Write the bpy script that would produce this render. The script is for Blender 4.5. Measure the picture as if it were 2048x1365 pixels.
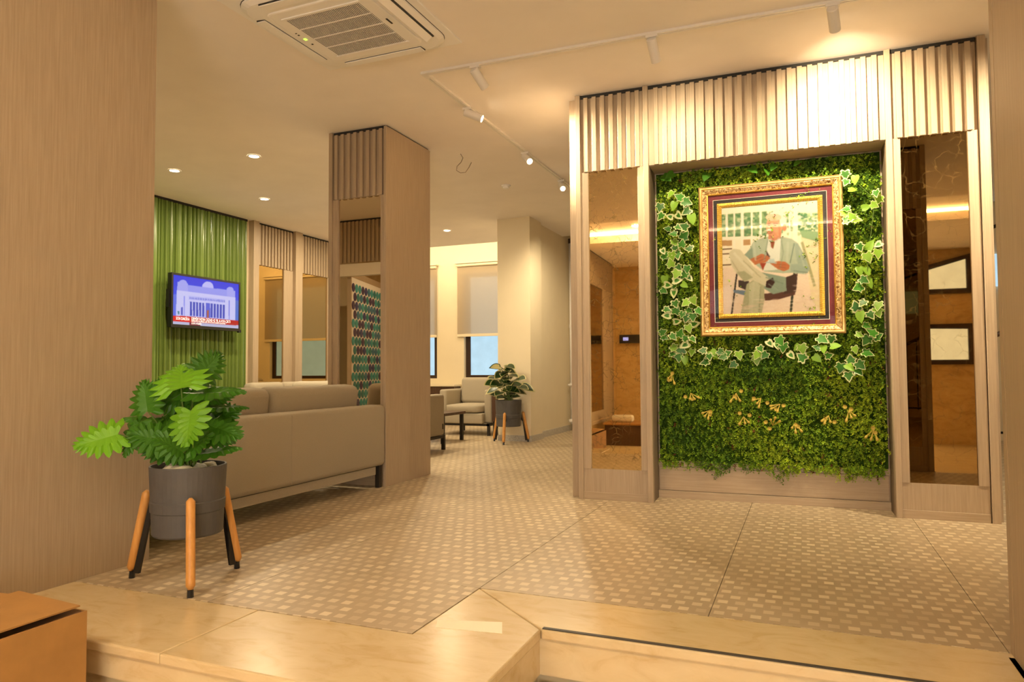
import bpy, bmesh, math, random
import numpy as np
from mathutils import Vector, Matrix

for o in list(bpy.data.objects):
    bpy.data.objects.remove(o, do_unlink=True)
S = bpy.context.scene
COL = S.collection

# ------------------------------------------------------------------ camera
F_PX, YAW, PITCH, ROLL, CAMH = 1417.13, 0.390793611, 0.0414720142, -0.00639328572, 0.90
cp, sp, cy, sy = math.cos(PITCH), math.sin(PITCH), math.cos(YAW), math.sin(YAW)
FWD = Vector((-sy*cp, cy*cp, sp))
RGT0 = Vector((cy, sy, 0)); UP0 = RGT0.cross(FWD)
RGT = math.cos(ROLL)*RGT0 + math.sin(ROLL)*UP0
UPV = -math.sin(ROLL)*RGT0 + math.cos(ROLL)*UP0
CAM = Vector((0, 0, CAMH))
cd = bpy.data.cameras.new('camera')
cam = bpy.data.objects.new('camera', cd); COL.objects.link(cam)
m = Matrix((RGT, UPV, -FWD)).transposed().to_4x4(); m.translation = CAM
cam.matrix_world = m
cd.sensor_width = 36.0; cd.lens = 36.0*F_PX/2048.0; cd.clip_start = 0.05; cd.clip_end = 100
S.camera = cam

# ------------------------------------------------------------------ world, exposure, daylight
S.view_settings.view_transform = 'Standard'; S.view_settings.look = 'None'
S.view_settings.gamma = 1.0; S.view_settings.use_curve_mapping = False
S.view_settings.exposure = 1.05
W = bpy.data.worlds.new('world'); S.world = W; W.use_nodes = True
W.node_tree.nodes['Background'].inputs[0].default_value = (0.62, 0.78, 1.0, 1)
W.node_tree.nodes['Background'].inputs[1].default_value = 0.25
WARM = (1.0, 0.80, 0.515)
DAY = (1.0, 0.86, 0.70)

def lamp(name, typ, loc, energy, color, target=None, **kw):
    d = bpy.data.lights.new(name, typ); d.energy = energy; d.color = color
    for k, v in kw.items(): setattr(d, k, v)
    o = bpy.data.objects.new(name, d); COL.objects.link(o); o.location = loc
    if target is not None:
        o.rotation_euler = (Vector(target)-Vector(loc)).to_track_quat('-Z', 'Y').to_euler()
    return o
# fill lamp added at the unseen entrance door, standing in for daylight
lamp('door_fill', 'AREA', (.55, -3.60, .62), 50, DAY, (.55, 5, .62), shape='RECTANGLE', size=2.4, size_y=1.7)
# warm cove strips of the entrance tray ceiling and of the lounge
lamp('cove_light_entrance_front', 'AREA', (0.1, 0.62, 2.95), 125, WARM, (0.1, .1, 3.02), shape='RECTANGLE', size=6.0, size_y=0.06)
lamp('cove_light_entrance_rear', 'AREA', (0.1, -1.22, 2.95), 125, WARM, (0.1, -.7, 3.02), shape='RECTANGLE', size=6.0, size_y=0.06)
lamp('cove_light_lounge', 'AREA', (-4.9, 9.93, 2.96), 13, WARM, (-4.9, 10.8, 2.93), shape='RECTANGLE', size=3.2, size_y=0.05)

CEIL = 2.864

# ------------------------------------------------------------------ pixel -> place
def ray(px, py):
    d = RGT*((px-1024)/F_PX) - UPV*((py-682.5)/F_PX) + FWD
    return d
def at_depth(px, py, dep):
    return CAM + ray(px, py)*dep
def on_y(px, py, Y):
    r = ray(px, py); return CAM + r*(Y/r.y)

# ------------------------------------------------------------------ materials
def newmat(name):
    mt = bpy.data.materials.new(name); mt.use_nodes = True
    nt = mt.node_tree; b = nt.nodes['Principled BSDF']
    return mt, nt, b
def N(nt, typ, **kw):
    n = nt.nodes.new(typ)
    for k, v in kw.items(): setattr(n, k, v)
    return n
def L(nt, a, b): nt.links.new(a, b)
def ramp(nt, fac, stops):
    r = N(nt, 'ShaderNodeValToRGB')
    el = r.color_ramp.elements
    while len(el) < len(stops): el.new(0.5)
    for e, (p, c) in zip(el, stops):
        e.position = p; e.color = (*c, 1) if len(c) == 3 else c
    if fac is not None: L(nt, fac, r.inputs[0])
    return r
def srgb(r, g, b):
    f = lambda v: (v/255/12.92) if v/255 <= .04045 else ((v/255+.055)/1.055)**2.4
    return (f(r), f(g), f(b))
def plain(name, color, rough=0.5, metal=0.0, emit=0.0, noise=0.0, nscale=20, bump=0.0, bscale=60, coat=0.0, spec=None):
    mt, nt, b = newmat(name)
    b.inputs['Base Color'].default_value = (*color, 1)
    b.inputs['Roughness'].default_value = rough; b.inputs['Metallic'].default_value = metal
    if spec is not None: b.inputs['Specular IOR Level'].default_value = spec
    if coat: b.inputs['Coat Weight'].default_value = coat
    if emit:
        b.inputs['Emission Color'].default_value = (*color, 1); b.inputs['Emission Strength'].default_value = emit
    if noise or bump: tc = N(nt, 'ShaderNodeTexCoord')
    if noise:
        n = N(nt, 'ShaderNodeTexNoise'); n.inputs['Scale'].default_value = nscale; n.inputs['Detail'].default_value = 5
        L(nt, tc.outputs['Object'], n.inputs['Vector'])
        r = ramp(nt, n.outputs[0], [(.25, tuple(c*(1-noise) for c in color)), (.75, tuple(min(1, c*(1+noise)) for c in color))])
        L(nt, r.outputs[0], b.inputs['Base Color'])
    if bump:
        n2 = N(nt, 'ShaderNodeTexNoise'); n2.inputs['Scale'].default_value = bscale; n2.inputs['Detail'].default_value = 3
        L(nt, tc.outputs['Object'], n2.inputs['Vector'])
        bp = N(nt, 'ShaderNodeBump'); bp.inputs['Strength'].default_value = bump; bp.inputs['Distance'].default_value = .004
        L(nt, n2.outputs[0], bp.inputs['Height']); L(nt, bp.outputs[0], b.inputs['Normal'])
    return mt

def wood(name, c1, c2, scale=(60, 60, 1.6), rough=0.5, world=True):
    mt, nt, b = newmat(name)
    if world:
        g = N(nt, 'ShaderNodeNewGeometry'); vec = g.outputs['Position']
    else:
        g = N(nt, 'ShaderNodeTexCoord'); vec = g.outputs['Object']
    mp = N(nt, 'ShaderNodeMapping'); mp.inputs['Scale'].default_value = scale; L(nt, vec, mp.inputs['Vector'])
    n = N(nt, 'ShaderNodeTexNoise'); n.inputs['Scale'].default_value = 2.2; n.inputs['Detail'].default_value = 6; n.inputs['Roughness'].default_value = .65
    L(nt, mp.outputs[0], n.inputs['Vector'])
    r = ramp(nt, n.outputs[0], [(.3, c1), (.7, c2)])
    L(nt, r.outputs[0], b.inputs['Base Color'])
    b.inputs['Roughness'].default_value = rough
    bp = N(nt, 'ShaderNodeBump'); bp.inputs['Strength'].default_value = .12; bp.inputs['Distance'].default_value = .002
    L(nt, n.outputs[0], bp.inputs['Height']); L(nt, bp.outputs[0], b.inputs['Normal'])
    return mt

M = {}
M['oak'] = wood('oak_laminate', (.375, .285, .19), (.475, .37, .255))
M['oak_h'] = wood('oak_laminate_horizontal', (.375, .285, .19), (.475, .37, .255), (1.6, 60, 60))
M['ceiling'] = plain('ceiling_paint', (.90, .84, .78), .9, noise=.03, nscale=3)
M['cream'] = plain('cream_paint', (.80, .70, .50), .85, noise=.04, nscale=2)
M['fabric'] = plain('taupe_fabric', (.385, .335, .25), .95, noise=.10, nscale=260, bump=.25, bscale=500)
M['dark_metal'] = plain('dark_metal', (.030, .026, .022), .45, metal=.4)
M['black'] = plain('black_plastic', (.012, .012, .012), .35)
M['shadow_gap'] = plain('dark_gap', (.03, .028, .025), .9)
M['white_plastic'] = plain('white_plastic', (.90, .88, .85), .4)
M['white_metal'] = plain('white_painted_metal', (.80, .76, .70), .45)
M['grey_pot'] = plain('grey_pot', (.085, .080, .077), .6, noise=.06, nscale=30)
M['soil'] = plain('soil', (.02, .015, .01), .95)
M['beech'] = wood('beech_leg', (.56, .25, .055), (.72, .36, .10), (30, 30, 3), .4, world=False)
M['walnut'] = wood('walnut', (.05, .022, .012), (.10, .05, .028), (30, 30, 3), .4, world=False)
M['pebble'] = plain('white_pebble', (.70, .66, .56), .6, noise=.1, nscale=25)
M['cardboard'] = plain('cardboard', (.42, .22, .065), .8, noise=.12, nscale=9)
M['cardboard_in'] = plain('cardboard_inside', (.22, .11, .04), .9)
M['brown_frame'] = plain('brown_window_frame', (.035, .016, .008), .4)
M['led'] = plain('led_lens', (1.0, .86, .62), .4, emit=9)
M['patch_yellow'] = plain('pale_yellow', (.95, .90, .70), .5)
M['darkstrip'] = plain('anti_slip_strip', (.05, .04, .03), .6)
M['skirting'] = plain('speckled_skirting', (.50, .47, .42), .4, noise=.35, nscale=90)
M['towel'] = plain('towel', (.8, .76, .68), .95, bump=.4, bscale=120)
M['iron'] = plain('black_iron', (.01, .01, .01), .4, metal=.5)
M['burgundy'] = plain('burgundy_mat', (.13, .012, .020), .8, noise=.15, nscale=40)
M['blackmat'] = plain('black_mat', (.012, .010, .010), .8)
M['wire'] = plain('grey_wire', (.25, .2, .15), .6)
M['yellow'] = plain('yellow_flower', (.50, .38, .055), .55, noise=.15, nscale=60)

# green lacquered cladding
M['green'] = plain('green_lacquer', (.135, .205, .042), .22, noise=.05, nscale=4)
# fabric of the roller blinds: lets daylight through
mt, nt, b = newmat('roller_blind')
b.inputs['Base Color'].default_value = (.60, .50, .36, 1); b.inputs['Roughness'].default_value = .9
tr = N(nt, 'ShaderNodeBsdfTranslucent'); tr.inputs[0].default_value = (.85, .80, .72, 1)
tp = N(nt, 'ShaderNodeBsdfTransparent'); tp.inputs[0].default_value = (.9, .88, .82, 1)
mx = N(nt, 'ShaderNodeMixShader'); mx.inputs[0].default_value = .35
mx2 = N(nt, 'ShaderNodeMixShader'); mx2.inputs[0].default_value = .35
out = nt.nodes['Material Output']
L(nt, b.outputs[0], mx.inputs[1]); L(nt, tr.outputs[0], mx.inputs[2])
L(nt, mx.outputs[0], mx2.inputs[1]); L(nt, tp.outputs[0], mx2.inputs[2]); L(nt, mx2.outputs[0], out.inputs[0])
M['blind'] = mt
# daylight behind frosted window film
def skypane(name, col, st):
    mt, nt, b = newmat(name)
    tc = N(nt, 'ShaderNodeTexCoord'); n = N(nt, 'ShaderNodeTexNoise'); n.inputs['Scale'].default_value = 7; n.inputs['Detail'].default_value = 6
    L(nt, tc.outputs['Object'], n.inputs['Vector'])
    r = ramp(nt, n.outputs[0], [(.3, tuple(c*.88 for c in col)), (.7, col)])
    b.inputs['Base Color'].default_value = (.05, .05, .05, 1); b.inputs['Roughness'].default_value = .2
    L(nt, r.outputs[0], b.inputs['Emission Color']); b.inputs['Emission Strength'].default_value = st
    return mt
M['pane'] = skypane('frosted_pane', (.40, .60, .72), .62)
M['pane_w'] = skypane('bright_pane', (.90, .94, .92), 1.3)

# marble
def marble(name, c1, c2, c3, rough, sc=2.2):
    mt, nt, b = newmat(name)
    g = N(nt, 'ShaderNodeNewGeometry')
    mp = N(nt, 'ShaderNodeMapping'); mp.inputs['Scale'].default_value = (1, 2.2, 2.0); mp.inputs['Rotation'].default_value = (0, 0, .5)
    L(nt, g.outputs['Position'], mp.inputs['Vector'])
    n = N(nt, 'ShaderNodeTexNoise'); n.inputs['Scale'].default_value = sc; n.inputs['Detail'].default_value = 9; n.inputs['Roughness'].default_value = .62; n.inputs['Distortion'].default_value = 1.2
    L(nt, mp.outputs[0], n.inputs['Vector'])
    r = ramp(nt, n.outputs[0], [(.28, c3), (.47, c1), (.68, c2)])
    L(nt, r.outputs[0], b.inputs['Base Color']); b.inputs['Roughness'].default_value = rough
    return mt
M['marble'] = marble('cream_marble', (.69, .545, .32), (.73, .59, .36), (.60, .44, .225), .26, 5.5)
M['marble_wall'] = marble('marble_wall', (.66, .46, .20), (.74, .56, .28), (.45, .28, .10), .3, 3.5)

# printed porcelain floor: small light setts on a beige ground
mt, nt, b = newmat('porcelain_setts')
g = N(nt, 'ShaderNodeNewGeometry'); sx = N(nt, 'ShaderNodeSeparateXYZ'); L(nt, g.outputs['Position'], sx.inputs[0])
def math_(op, a, bb=None, c=None):
    n = N(nt, 'ShaderNodeMath', operation=op)
    for i, v in enumerate((a, bb, c)):
        if v is None: continue
        if isinstance(v, (int, float)): n.inputs[i].default_value = v
        else: L(nt, v, n.inputs[i])
    return n.outputs[0]
PX, PY, BS = .0645, .0675, .0370
ry = math_('DIVIDE', math_('SUBTRACT', sx.outputs['Y'], 2.747-PY/2), PY)
row = math_('FLOOR', ry); fy = math_('SUBTRACT', ry, row)
odd = math_('ABSOLUTE', math_('MODULO', row, 2.0))
rx = math_('DIVIDE', math_('ADD', math_('SUBTRACT', sx.outputs['X'], -.505-PX/2), math_('MULTIPLY', odd, .0235)), PX)
colm = math_('FLOOR', rx); fx = math_('SUBTRACT', rx, colm)
def soft(v, half):   # 1 inside |v-.5|<half
    d = math_('ABSOLUTE', math_('SUBTRACT', v, .5))
    mr = N(nt, 'ShaderNodeMapRange'); mr.inputs['From Min'].default_value = half+.03; mr.inputs['From Max'].default_value = half-.03
    L(nt, d, mr.inputs['Value']); return mr.outputs[0]
inside = math_('MULTIPLY', soft(fx, BS/PX/2), soft(fy, BS/PY/2))
cid = N(nt, 'ShaderNodeCombineXYZ'); L(nt, colm, cid.inputs[0]); L(nt, row, cid.inputs[1])
wn = N(nt, 'ShaderNodeTexWhiteNoise', noise_dimensions='2D'); L(nt, cid.outputs[0], wn.inputs['Vector'])
amt = N(nt, 'ShaderNodeMapRange'); amt.inputs['From Min'].default_value = 0; amt.inputs['From Max'].default_value = 1
amt.inputs['To Min'].default_value = .25; amt.inputs['To Max'].default_value = 1.0
L(nt, wn.outputs['Value'], amt.inputs['Value'])
fac = math_('MULTIPLY', inside, amt.outputs[0])
nz = N(nt, 'ShaderNodeTexNoise'); nz.inputs['Scale'].default_value = 1.3; nz.inputs['Detail'].default_value = 4; L(nt, g.outputs['Position'], nz.inputs['Vector'])
base = ramp(nt, nz.outputs[0], [(.3, (.43, .335, .215)), (.7, (.48, .38, .25))])
mixc = N(nt, 'ShaderNodeMix', data_type='RGBA'); L(nt, fac, mixc.inputs['Factor'])
L(nt, base.outputs[0], mixc.inputs[6]); mixc.inputs[7].default_value = (.74, .63, .45, 1)
L(nt, mixc.outputs[2], b.inputs['Base Color']); b.inputs['Roughness'].default_value = .42
M['setts'] = mt

# tinted mirrors
def mirror_mat(name, tint, veins, vscale=14, rough=.015, thick=.05):
    mt, nt, b = newmat(name)
    b.inputs['Base Color'].default_value = (*tint, 1); b.inputs['Metallic'].default_value = 1; b.inputs['Roughness'].default_value = rough
    if veins:
        g = N(nt, 'ShaderNodeNewGeometry')
        nzz = N(nt, 'ShaderNodeTexNoise'); nzz.inputs['Scale'].default_value = 9; nzz.inputs['Detail'].default_value = 4
        L(nt, g.outputs['Position'], nzz.inputs['Vector'])
        mxv = N(nt, 'ShaderNodeMix', data_type='RGBA', blend_type='LINEAR_LIGHT'); mxv.inputs['Factor'].default_value = .06
        L(nt, g.outputs['Position'], mxv.inputs[6]); L(nt, nzz.outputs['Color'], mxv.inputs[7])
        v = N(nt, 'ShaderNodeTexVoronoi', feature='DISTANCE_TO_EDGE'); v.inputs['Scale'].default_value = vscale
        L(nt, mxv.outputs[2], v.inputs['Vector'])
        n2 = N(nt, 'ShaderNodeTexNoise'); n2.inputs['Scale'].default_value = 7; n2.inputs['Detail'].default_value = 6; n2.inputs['Roughness'].default_value = .7
        L(nt, g.outputs['Position'], n2.inputs['Vector'])
        a1 = ramp(nt, v.outputs['Distance'], [(0.0, (1, 1, 1)), (thick, (0, 0, 0))])
        a2 = ramp(nt, n2.outputs[0], [(.45, (0, 0, 0)), (.62, (1, 1, 1))])
        mu = N(nt, 'ShaderNodeMath', operation='MULTIPLY'); L(nt, a1.outputs[0], mu.inputs[0]); L(nt, a2.outputs[0], mu.inputs[1])
        mu2 = N(nt, 'ShaderNodeMath', operation='MULTIPLY'); L(nt, mu.outputs[0], mu2.inputs[0]); mu2.inputs[1].default_value = veins
        df = N(nt, 'ShaderNodeBsdfDiffuse'); df.inputs[0].default_value = (.16, .095, .03, 1)
        mx = N(nt, 'ShaderNodeMixShader'); L(nt, mu2.outputs[0], mx.inputs[0]); L(nt, b.outputs[0], mx.inputs[1]); L(nt, df.outputs[0], mx.inputs[2])
        L(nt, mx.outputs[0], nt.nodes['Material Output'].inputs[0])
    return mt
M['antique'] = mirror_mat('antique_bronze_mirror', (.62, .47, .245), .85, 20, thick=.07)
M['bronze'] = mirror_mat('bronze_mirror', (.32, .215, .09), .35, 12)
M['pillar_mirror'] = mirror_mat('pillar_mirror', (.74, .64, .50), 0)
M['bronze2'] = mirror_mat('bronze_mirror_lounge', (.46, .33, .145), 0)

# gilt frame
def gilt(name, c1, c2, rough, sc, bump, wave=False):
    mt, nt, b = newmat(name)
    tc = N(nt, 'ShaderNodeTexCoord')
    if wave:
        g = N(nt, 'ShaderNodeNewGeometry')
        n = N(nt, 'ShaderNodeTexWave'); n.inputs['Scale'].default_value = sc; n.bands_direction = wave
        L(nt, g.outputs['Position'], n.inputs['Vector'])
    else:
        n = N(nt, 'ShaderNodeTexNoise'); n.inputs['Scale'].default_value = sc; n.inputs['Detail'].default_value = 3; n.inputs['Distortion'].default_value = 1.5
        L(nt, tc.outputs['Object'], n.inputs['Vector'])
    r = ramp(nt, n.outputs[1] if wave else n.outputs[0], [(.38, c1), (.58, c2)])
    L(nt, r.outputs[0], b.inputs['Base Color']); b.inputs['Metallic'].default_value = .75; b.inputs['Roughness'].default_value = rough
    bp = N(nt, 'ShaderNodeBump'); bp.inputs['Strength'].default_value = bump; bp.inputs['Distance'].default_value = .006
    L(nt, n.outputs[1] if wave else n.outputs[0], bp.inputs['Height']); L(nt, bp.outputs[0], b.inputs['Normal'])
    return mt
M['gilt'] = gilt('gilt_outer', (.60, .36, .11), (.76, .50, .20), .32, 6, .15)
M['gilt_orn'] = gilt('gilt_ornament', (.22, .10, .025), (.90, .68, .34), .35, 62, .9)
M['gilt_inner'] = gilt('gilt_inner', (.58, .33, .05), (.80, .52, .10), .3, 8, .1)
M['gold_rib_x'] = gilt('gold_ribs_x', (.48, .27, .03), (.90, .62, .12), .3, 48, .6, 'X')
M['gold_rib_z'] = gilt('gold_ribs_z', (.48, .27, .03), (.90, .62, .12), .3, 48, .6, 'Z')
M['silver_line'] = plain('silver_line', (.7, .62, .5), .3, metal=.6)

def attr_mat(name, emit=0.0, rough=.5):
    mt, nt, b = newmat(name)
    a = N(nt, 'ShaderNodeAttribute'); a.attribute_name = 'col'
    b.inputs['Roughness'].default_value = rough
    if emit:
        b.inputs['Base Color'].default_value = (.01, .01, .01, 1)
        L(nt, a.outputs['Color'], b.inputs['Emission Color']); b.inputs['Emission Strength'].default_value = emit
    else:
        L(nt, a.outputs['Color'], b.inputs['Base Color'])
    return mt
M['print'] = attr_mat('photo_print', 0, .8)
M['print'].node_tree.nodes['Principled BSDF'].inputs['Specular IOR Level'].default_value = .1
M['screen'] = attr_mat('tv_screen', .42, .25)
M['foliage'] = attr_mat('foliage', 0, .55)
M['foliage'].node_tree.nodes['Principled BSDF'].inputs['Specular IOR Level'].default_value = .2
M['moss'] = attr_mat('moss_base', 0, 1.0)
M['moss'].node_tree.nodes['Principled BSDF'].inputs['Specular IOR Level'].default_value = 0
mt, nt, b = newmat('picture_glass')
tp = N(nt, 'ShaderNodeBsdfTransparent'); gl = N(nt, 'ShaderNodeBsdfGlossy'); gl.inputs['Roughness'].default_value = .01
mx = N(nt, 'ShaderNodeMixShader'); mx.inputs[0].default_value = .014
L(nt, tp.outputs[0], mx.inputs[1]); L(nt, gl.outputs[0], mx.inputs[2]); L(nt, mx.outputs[0], nt.nodes['Material Output'].inputs[0])
M['glass'] = mt

def leafmat(name, c, rough=.45, vary=.18):
    mt, nt, b = newmat(name)
    oi = N(nt, 'ShaderNodeObjectInfo')
    r = ramp(nt, oi.outputs['Random'], [(0, tuple(x*(1-vary) for x in c)), (1, tuple(x*(1+vary) for x in c))])
    L(nt, r.outputs[0], b.inputs['Base Color']); b.inputs['Roughness'].default_value = rough
    t = N(nt, 'ShaderNodeBsdfTranslucent'); L(nt, r.outputs[0], t.inputs[0])
    mx = N(nt, 'ShaderNodeMixShader'); mx.inputs[0].default_value = .22
    L(nt, b.outputs[0], mx.inputs[1]); L(nt, t.outputs[0], mx.inputs[2]); L(nt, mx.outputs[0], nt.nodes['Material Output'].inputs[0])
    return mt
M['leaf_light'] = leafmat('leaf_light', (.17, .44, .012))
M['leaf_dark'] = leafmat('leaf_dark', (.055, .20, .008))
M['stem'] = leafmat('stem', (.13, .23, .03))
M['ivy_green'] = leafmat('ivy_green', (.05, .22, .015), .4, .35)
M['ivy_lime'] = leafmat('ivy_lime', (.24, .46, .04), .4, .25)
M['ivy_cream'] = leafmat('ivy_cream', (.66, .70, .36), .45, .12)
M['hoya_green'] = leafmat('hoya_green', (.018, .055, .010), .3, .3)
M['hoya_cream'] = leafmat('hoya_cream', (.52, .48, .22), .35, .15)

# ------------------------------------------------------------------ mesh helpers
class MB:
    def __init__(s): s.v = []; s.f = []; s.mi = []; s.cur = 0
    def quad(s, *idx): s.f.append(idx); s.mi.append(s.cur)
    def box(s, x0, x1, y0, y1, z0, z1):
        n = len(s.v)
        s.v += [(x0,y0,z0),(x1,y0,z0),(x1,y1,z0),(x0,y1,z0),(x0,y0,z1),(x1,y0,z1),(x1,y1,z1),(x0,y1,z1)]
        for q in ((0,3,2,1),(4,5,6,7),(0,1,5,4),(1,2,6,5),(2,3,7,6),(3,0,4,7)):
            s.quad(*[n+i for i in q])
        return s
    def tube(s, pts, rad, seg=10, cap=True):
        pts = [Vector(p) for p in pts]; n0 = len(s.v)
        if isinstance(rad, (int, float)): rad = [rad]*len(pts)
        prev = None
        for i, p in enumerate(pts):
            d = (pts[min(i+1, len(pts)-1)]-pts[max(i-1, 0)]).normalized()
            if prev is None:
                a = d.orthogonal().normalized()
            else:
                a = (prev - d*prev.dot(d)); a = a.normalized() if a.length > 1e-6 else d.orthogonal().normalized()
            prev = a; bb = d.cross(a)
            for k in range(seg):
                t = 2*math.pi*k/seg
                s.v.append(tuple(p + (a*math.cos(t)+bb*math.sin(t))*rad[i]))
        for i in range(len(pts)-1):
            for k in range(seg):
                a0 = n0+i*seg+k; a1 = n0+i*seg+(k+1) % seg
                s.quad(a0, a1, a1+seg, a0+seg)
        if cap:
            s.quad(*[n0+k for k in reversed(range(seg))]); e = n0+(len(pts)-1)*seg
            s.quad(*[e+k for k in range(seg)])
        return s
    def lathe(s, prof, c=(0, 0, 0), seg=32, cap0=True, cap1=True):
        n0 = len(s.v)
        for r, z in prof:
            for k in range(seg):
                t = 2*math.pi*k/seg; s.v.append((c[0]+r*math.cos(t), c[1]+r*math.sin(t), c[2]+z))
        for i in range(len(prof)-1):
            for k in range(seg):
                a0 = n0+i*seg+k; a1 = n0+i*seg+(k+1) % seg
                s.quad(a0, a1, a1+seg, a0+seg)
        if cap0: s.quad(*[n0+k for k in reversed(range(seg))])
        if cap1:
            e = n0+(len(prof)-1)*seg; s.quad(*[e+k for k in range(seg)])
        return s
    def poly(s, pts):
        n = len(s.v); s.v += [tuple(p) for p in pts]; s.quad(*range(n, n+len(pts))); return s
    def mesh(s, name, mats, smooth=False, bevel=0, bseg=2):
        me = bpy.data.meshes.new(name)
        me.from_pydata([tuple(v) for v in s.v], [], s.f)
        for mm in (mats if isinstance(mats, (list, tuple)) else [mats]): me.materials.append(M[mm] if isinstance(mm, str) else mm)
        if any(s.mi): me.polygons.foreach_set('material_index', s.mi)
        if bevel:
            bm = bmesh.new(); bm.from_mesh(me)
            bmesh.ops.bevel(bm, geom=bm.edges[:], offset=bevel, segments=bseg, profile=.5, affect='EDGES', clamp_overlap=True)
            bm.to_mesh(me); bm.free()
        if smooth: me.polygons.foreach_set('use_smooth', [True]*len(me.polygons))
        me.update()
        return me

def link(name, me, parent=None, loc=None):
    o = bpy.data.objects.new(name, me); COL.objects.link(o)
    if parent is not None: o.parent = parent
    if loc is not None: o.location = loc
    return o
def obj(name, mb, mat, parent=None, smooth=False, bevel=0, bseg=2, loc=None):
    return link(name, mb.mesh(name, mat, smooth, bevel, bseg), parent, loc)
def tag(o, label=None, cat=None, group=None, kind=None):
    if label: o['label'] = label
    if cat: o['category'] = cat
    if group: o['group'] = group
    if kind: o['kind'] = kind
    return o
def thing(name, label, cat, loc=(0, 0, 0), rz=0, group=None):
    o = bpy.data.objects.new(name, None); COL.objects.link(o); o.empty_display_size = .1
    o.location = loc; o.rotation_euler = (0, 0, rz)
    return tag(o, label, cat, group)
def struct(name, mb, mat, **kw):
    lab = kw.pop('label', None); cat = kw.pop('cat', None)
    o = obj(name, mb, mat, **kw); o['kind'] = 'structure'
    if lab: o['label'] = lab
    if cat: o['category'] = cat
    return o
def B(*a): return MB().box(*a)
def rbox(x0, x1, y0, y1, z0, z1, r=.03, seg=3, puff=0.0):
    """rounded, slightly swollen upholstery block as a mesh builder"""
    bm = bmesh.new(); bmesh.ops.create_cube(bm, size=1)
    for v in bm.verts:
        v.co = Vector(((x0+x1)/2+v.co.x*(x1-x0), (y0+y1)/2+v.co.y*(y1-y0), (z0+z1)/2+v.co.z*(z1-z0)))
    if puff:
        bmesh.ops.subdivide_edges(bm, edges=bm.edges[:], cuts=5, use_grid_fill=True)
        c = Vector(((x0+x1)/2, (y0+y1)/2, (z0+z1)/2)); h = Vector(((x1-x0)/2, (y1-y0)/2, (z1-z0)/2))
        for v in bm.verts:
            u = [(v.co[i]-c[i])/h[i] for i in range(3)]
            for i in range(3):
                j, k = [(1, 2), (0, 2), (0, 1)][i]
                w = (1-u[j]**2)*(1-u[k]**2)
                v.co[i] += u[i]*puff*w
            # soften the corners
            q = sum(abs(a)**6 for a in u)
            if q > 1:
                f = q**(-1/6)
                for i in range(3):
                    v.co[i] = c[i]+(v.co[i]-c[i])*1.0 - math.copysign(1, u[i])*min(r, (1-f)*h[i]*1.3)*(abs(u[i])**6)
    else:
        bmesh.ops.bevel(bm, geom=bm.edges[:], offset=r, segments=seg, profile=.5, affect='EDGES', clamp_overlap=True)
    mb = MB(); bm.verts.index_update()
    mb.v = [tuple(v.co) for v in bm.verts]
    for f in bm.faces: mb.quad(*[v.index for v in f.verts])
    bm.free(); return mb

rnd = random.Random(7)

# ================================================================== SETTING
JX0, JY0, TX, TY = -1.263, 2.695, .92, .945
floor = struct('floor', MB().box(-6.7, -2.945, 0, 11.0, -.36, -.014).box(-2.945, -1.263, 2.15, 11.0, -.36, -.014).box(-1.263, 3.4, 2.70, 11.0, -.36, -.014), 'shadow_gap', label='raised lobby floor paved with large tiles printed with small light setts', cat='floor')
def in_floor(x0, x1, y0, y1):
    out = []
    # split against the marble border: left zone starts at y=2.15, right zone at y=2.695
    for zx0, zx1, zy0 in ((-6.62, -2.94, .02), (-2.94, JX0, 2.15), (JX0, 3.3, JY0)):
        a0, a1, b0, b1 = max(x0, zx0), min(x1, zx1), max(y0, zy0), min(y1, 10.8)
        if a1-a0 > .02 and b1-b0 > .02: out.append((a0, a1, b0, b1))
    return out
tile_cache = {}
for i in range(-7, 6):
    for j in range(-3, 9):
        for (a0, a1, b0, b1) in in_floor(JX0+i*TX, JX0+(i+1)*TX, JY0+j*TY, JY0+(j+1)*TY):
            k = (round(a1-a0, 3), round(b1-b0, 3))
            if k not in tile_cache:
                tile_cache[k] = B(0.0014, k[0]-.0014, .0014, k[1]-.0014, -.014, 0).mesh('floor_tile', 'setts')
            link('tile', tile_cache[k], floor, (a0, b0, 0))

# marble landing edge (mitred slabs with rounded nosing)
kerb = struct('trim_1', MB().box(-2.94, -.90, 1.74, 2.15, -.36, -.02).box(-1.263, -.90, 2.1, 2.69, -.36, -.02).box(-.90, .60, 2.40, 2.69, -.36, -.02), 'marble', label='cream marble border and steps along the raised floor edge', cat='marble step')
def slab(pts, z0, z1, name='marble_slab'):
    n = len(pts); mb = MB(); mb.v = [(x, y, z0) for x, y in pts]+[(x, y, z1) for x, y in pts]
    mb.quad(*reversed(range(n))); mb.quad(*range(n, 2*n))
    for i in range(n): mb.quad(i, (i+1) % n, n+(i+1) % n, n+i)
    return obj(name, mb, 'marble', kerb, bevel=.006)
g_ = .001
slab([(-2.94, 1.70), (-1.93-g_, 1.70), (-1.93-g_, 2.15), (-2.94, 2.15)], -.035, 0)
slab([(-1.93+g_, 1.70), (-.865, 1.70), (-.865, 2.345), (-1.263, 2.695), (-1.263, 2.15), (-1.93+g_, 2.15)], -.035, 0)
slab([(-1.262, 2.696), (-.862, 2.347), (.60, 2.347), (.60, 2.696)], -.035, 0)
obj('apron', MB().box(-2.94, -.875, 1.712, 1.74, -.115, -.035), 'marble', kerb)
obj('apron', MB().box(-.90, -.875, 1.74, 2.36, -.16, -.035), 'marble', kerb)
obj('apron', MB().box(-.875, .60, 2.36, 2.40, -.16, -.035), 'marble', kerb)
obj('anti_slip_strip', MB().box(-.862, .60, 2.352, 2.368, 0, .003), 'darkstrip', kerb)
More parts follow.
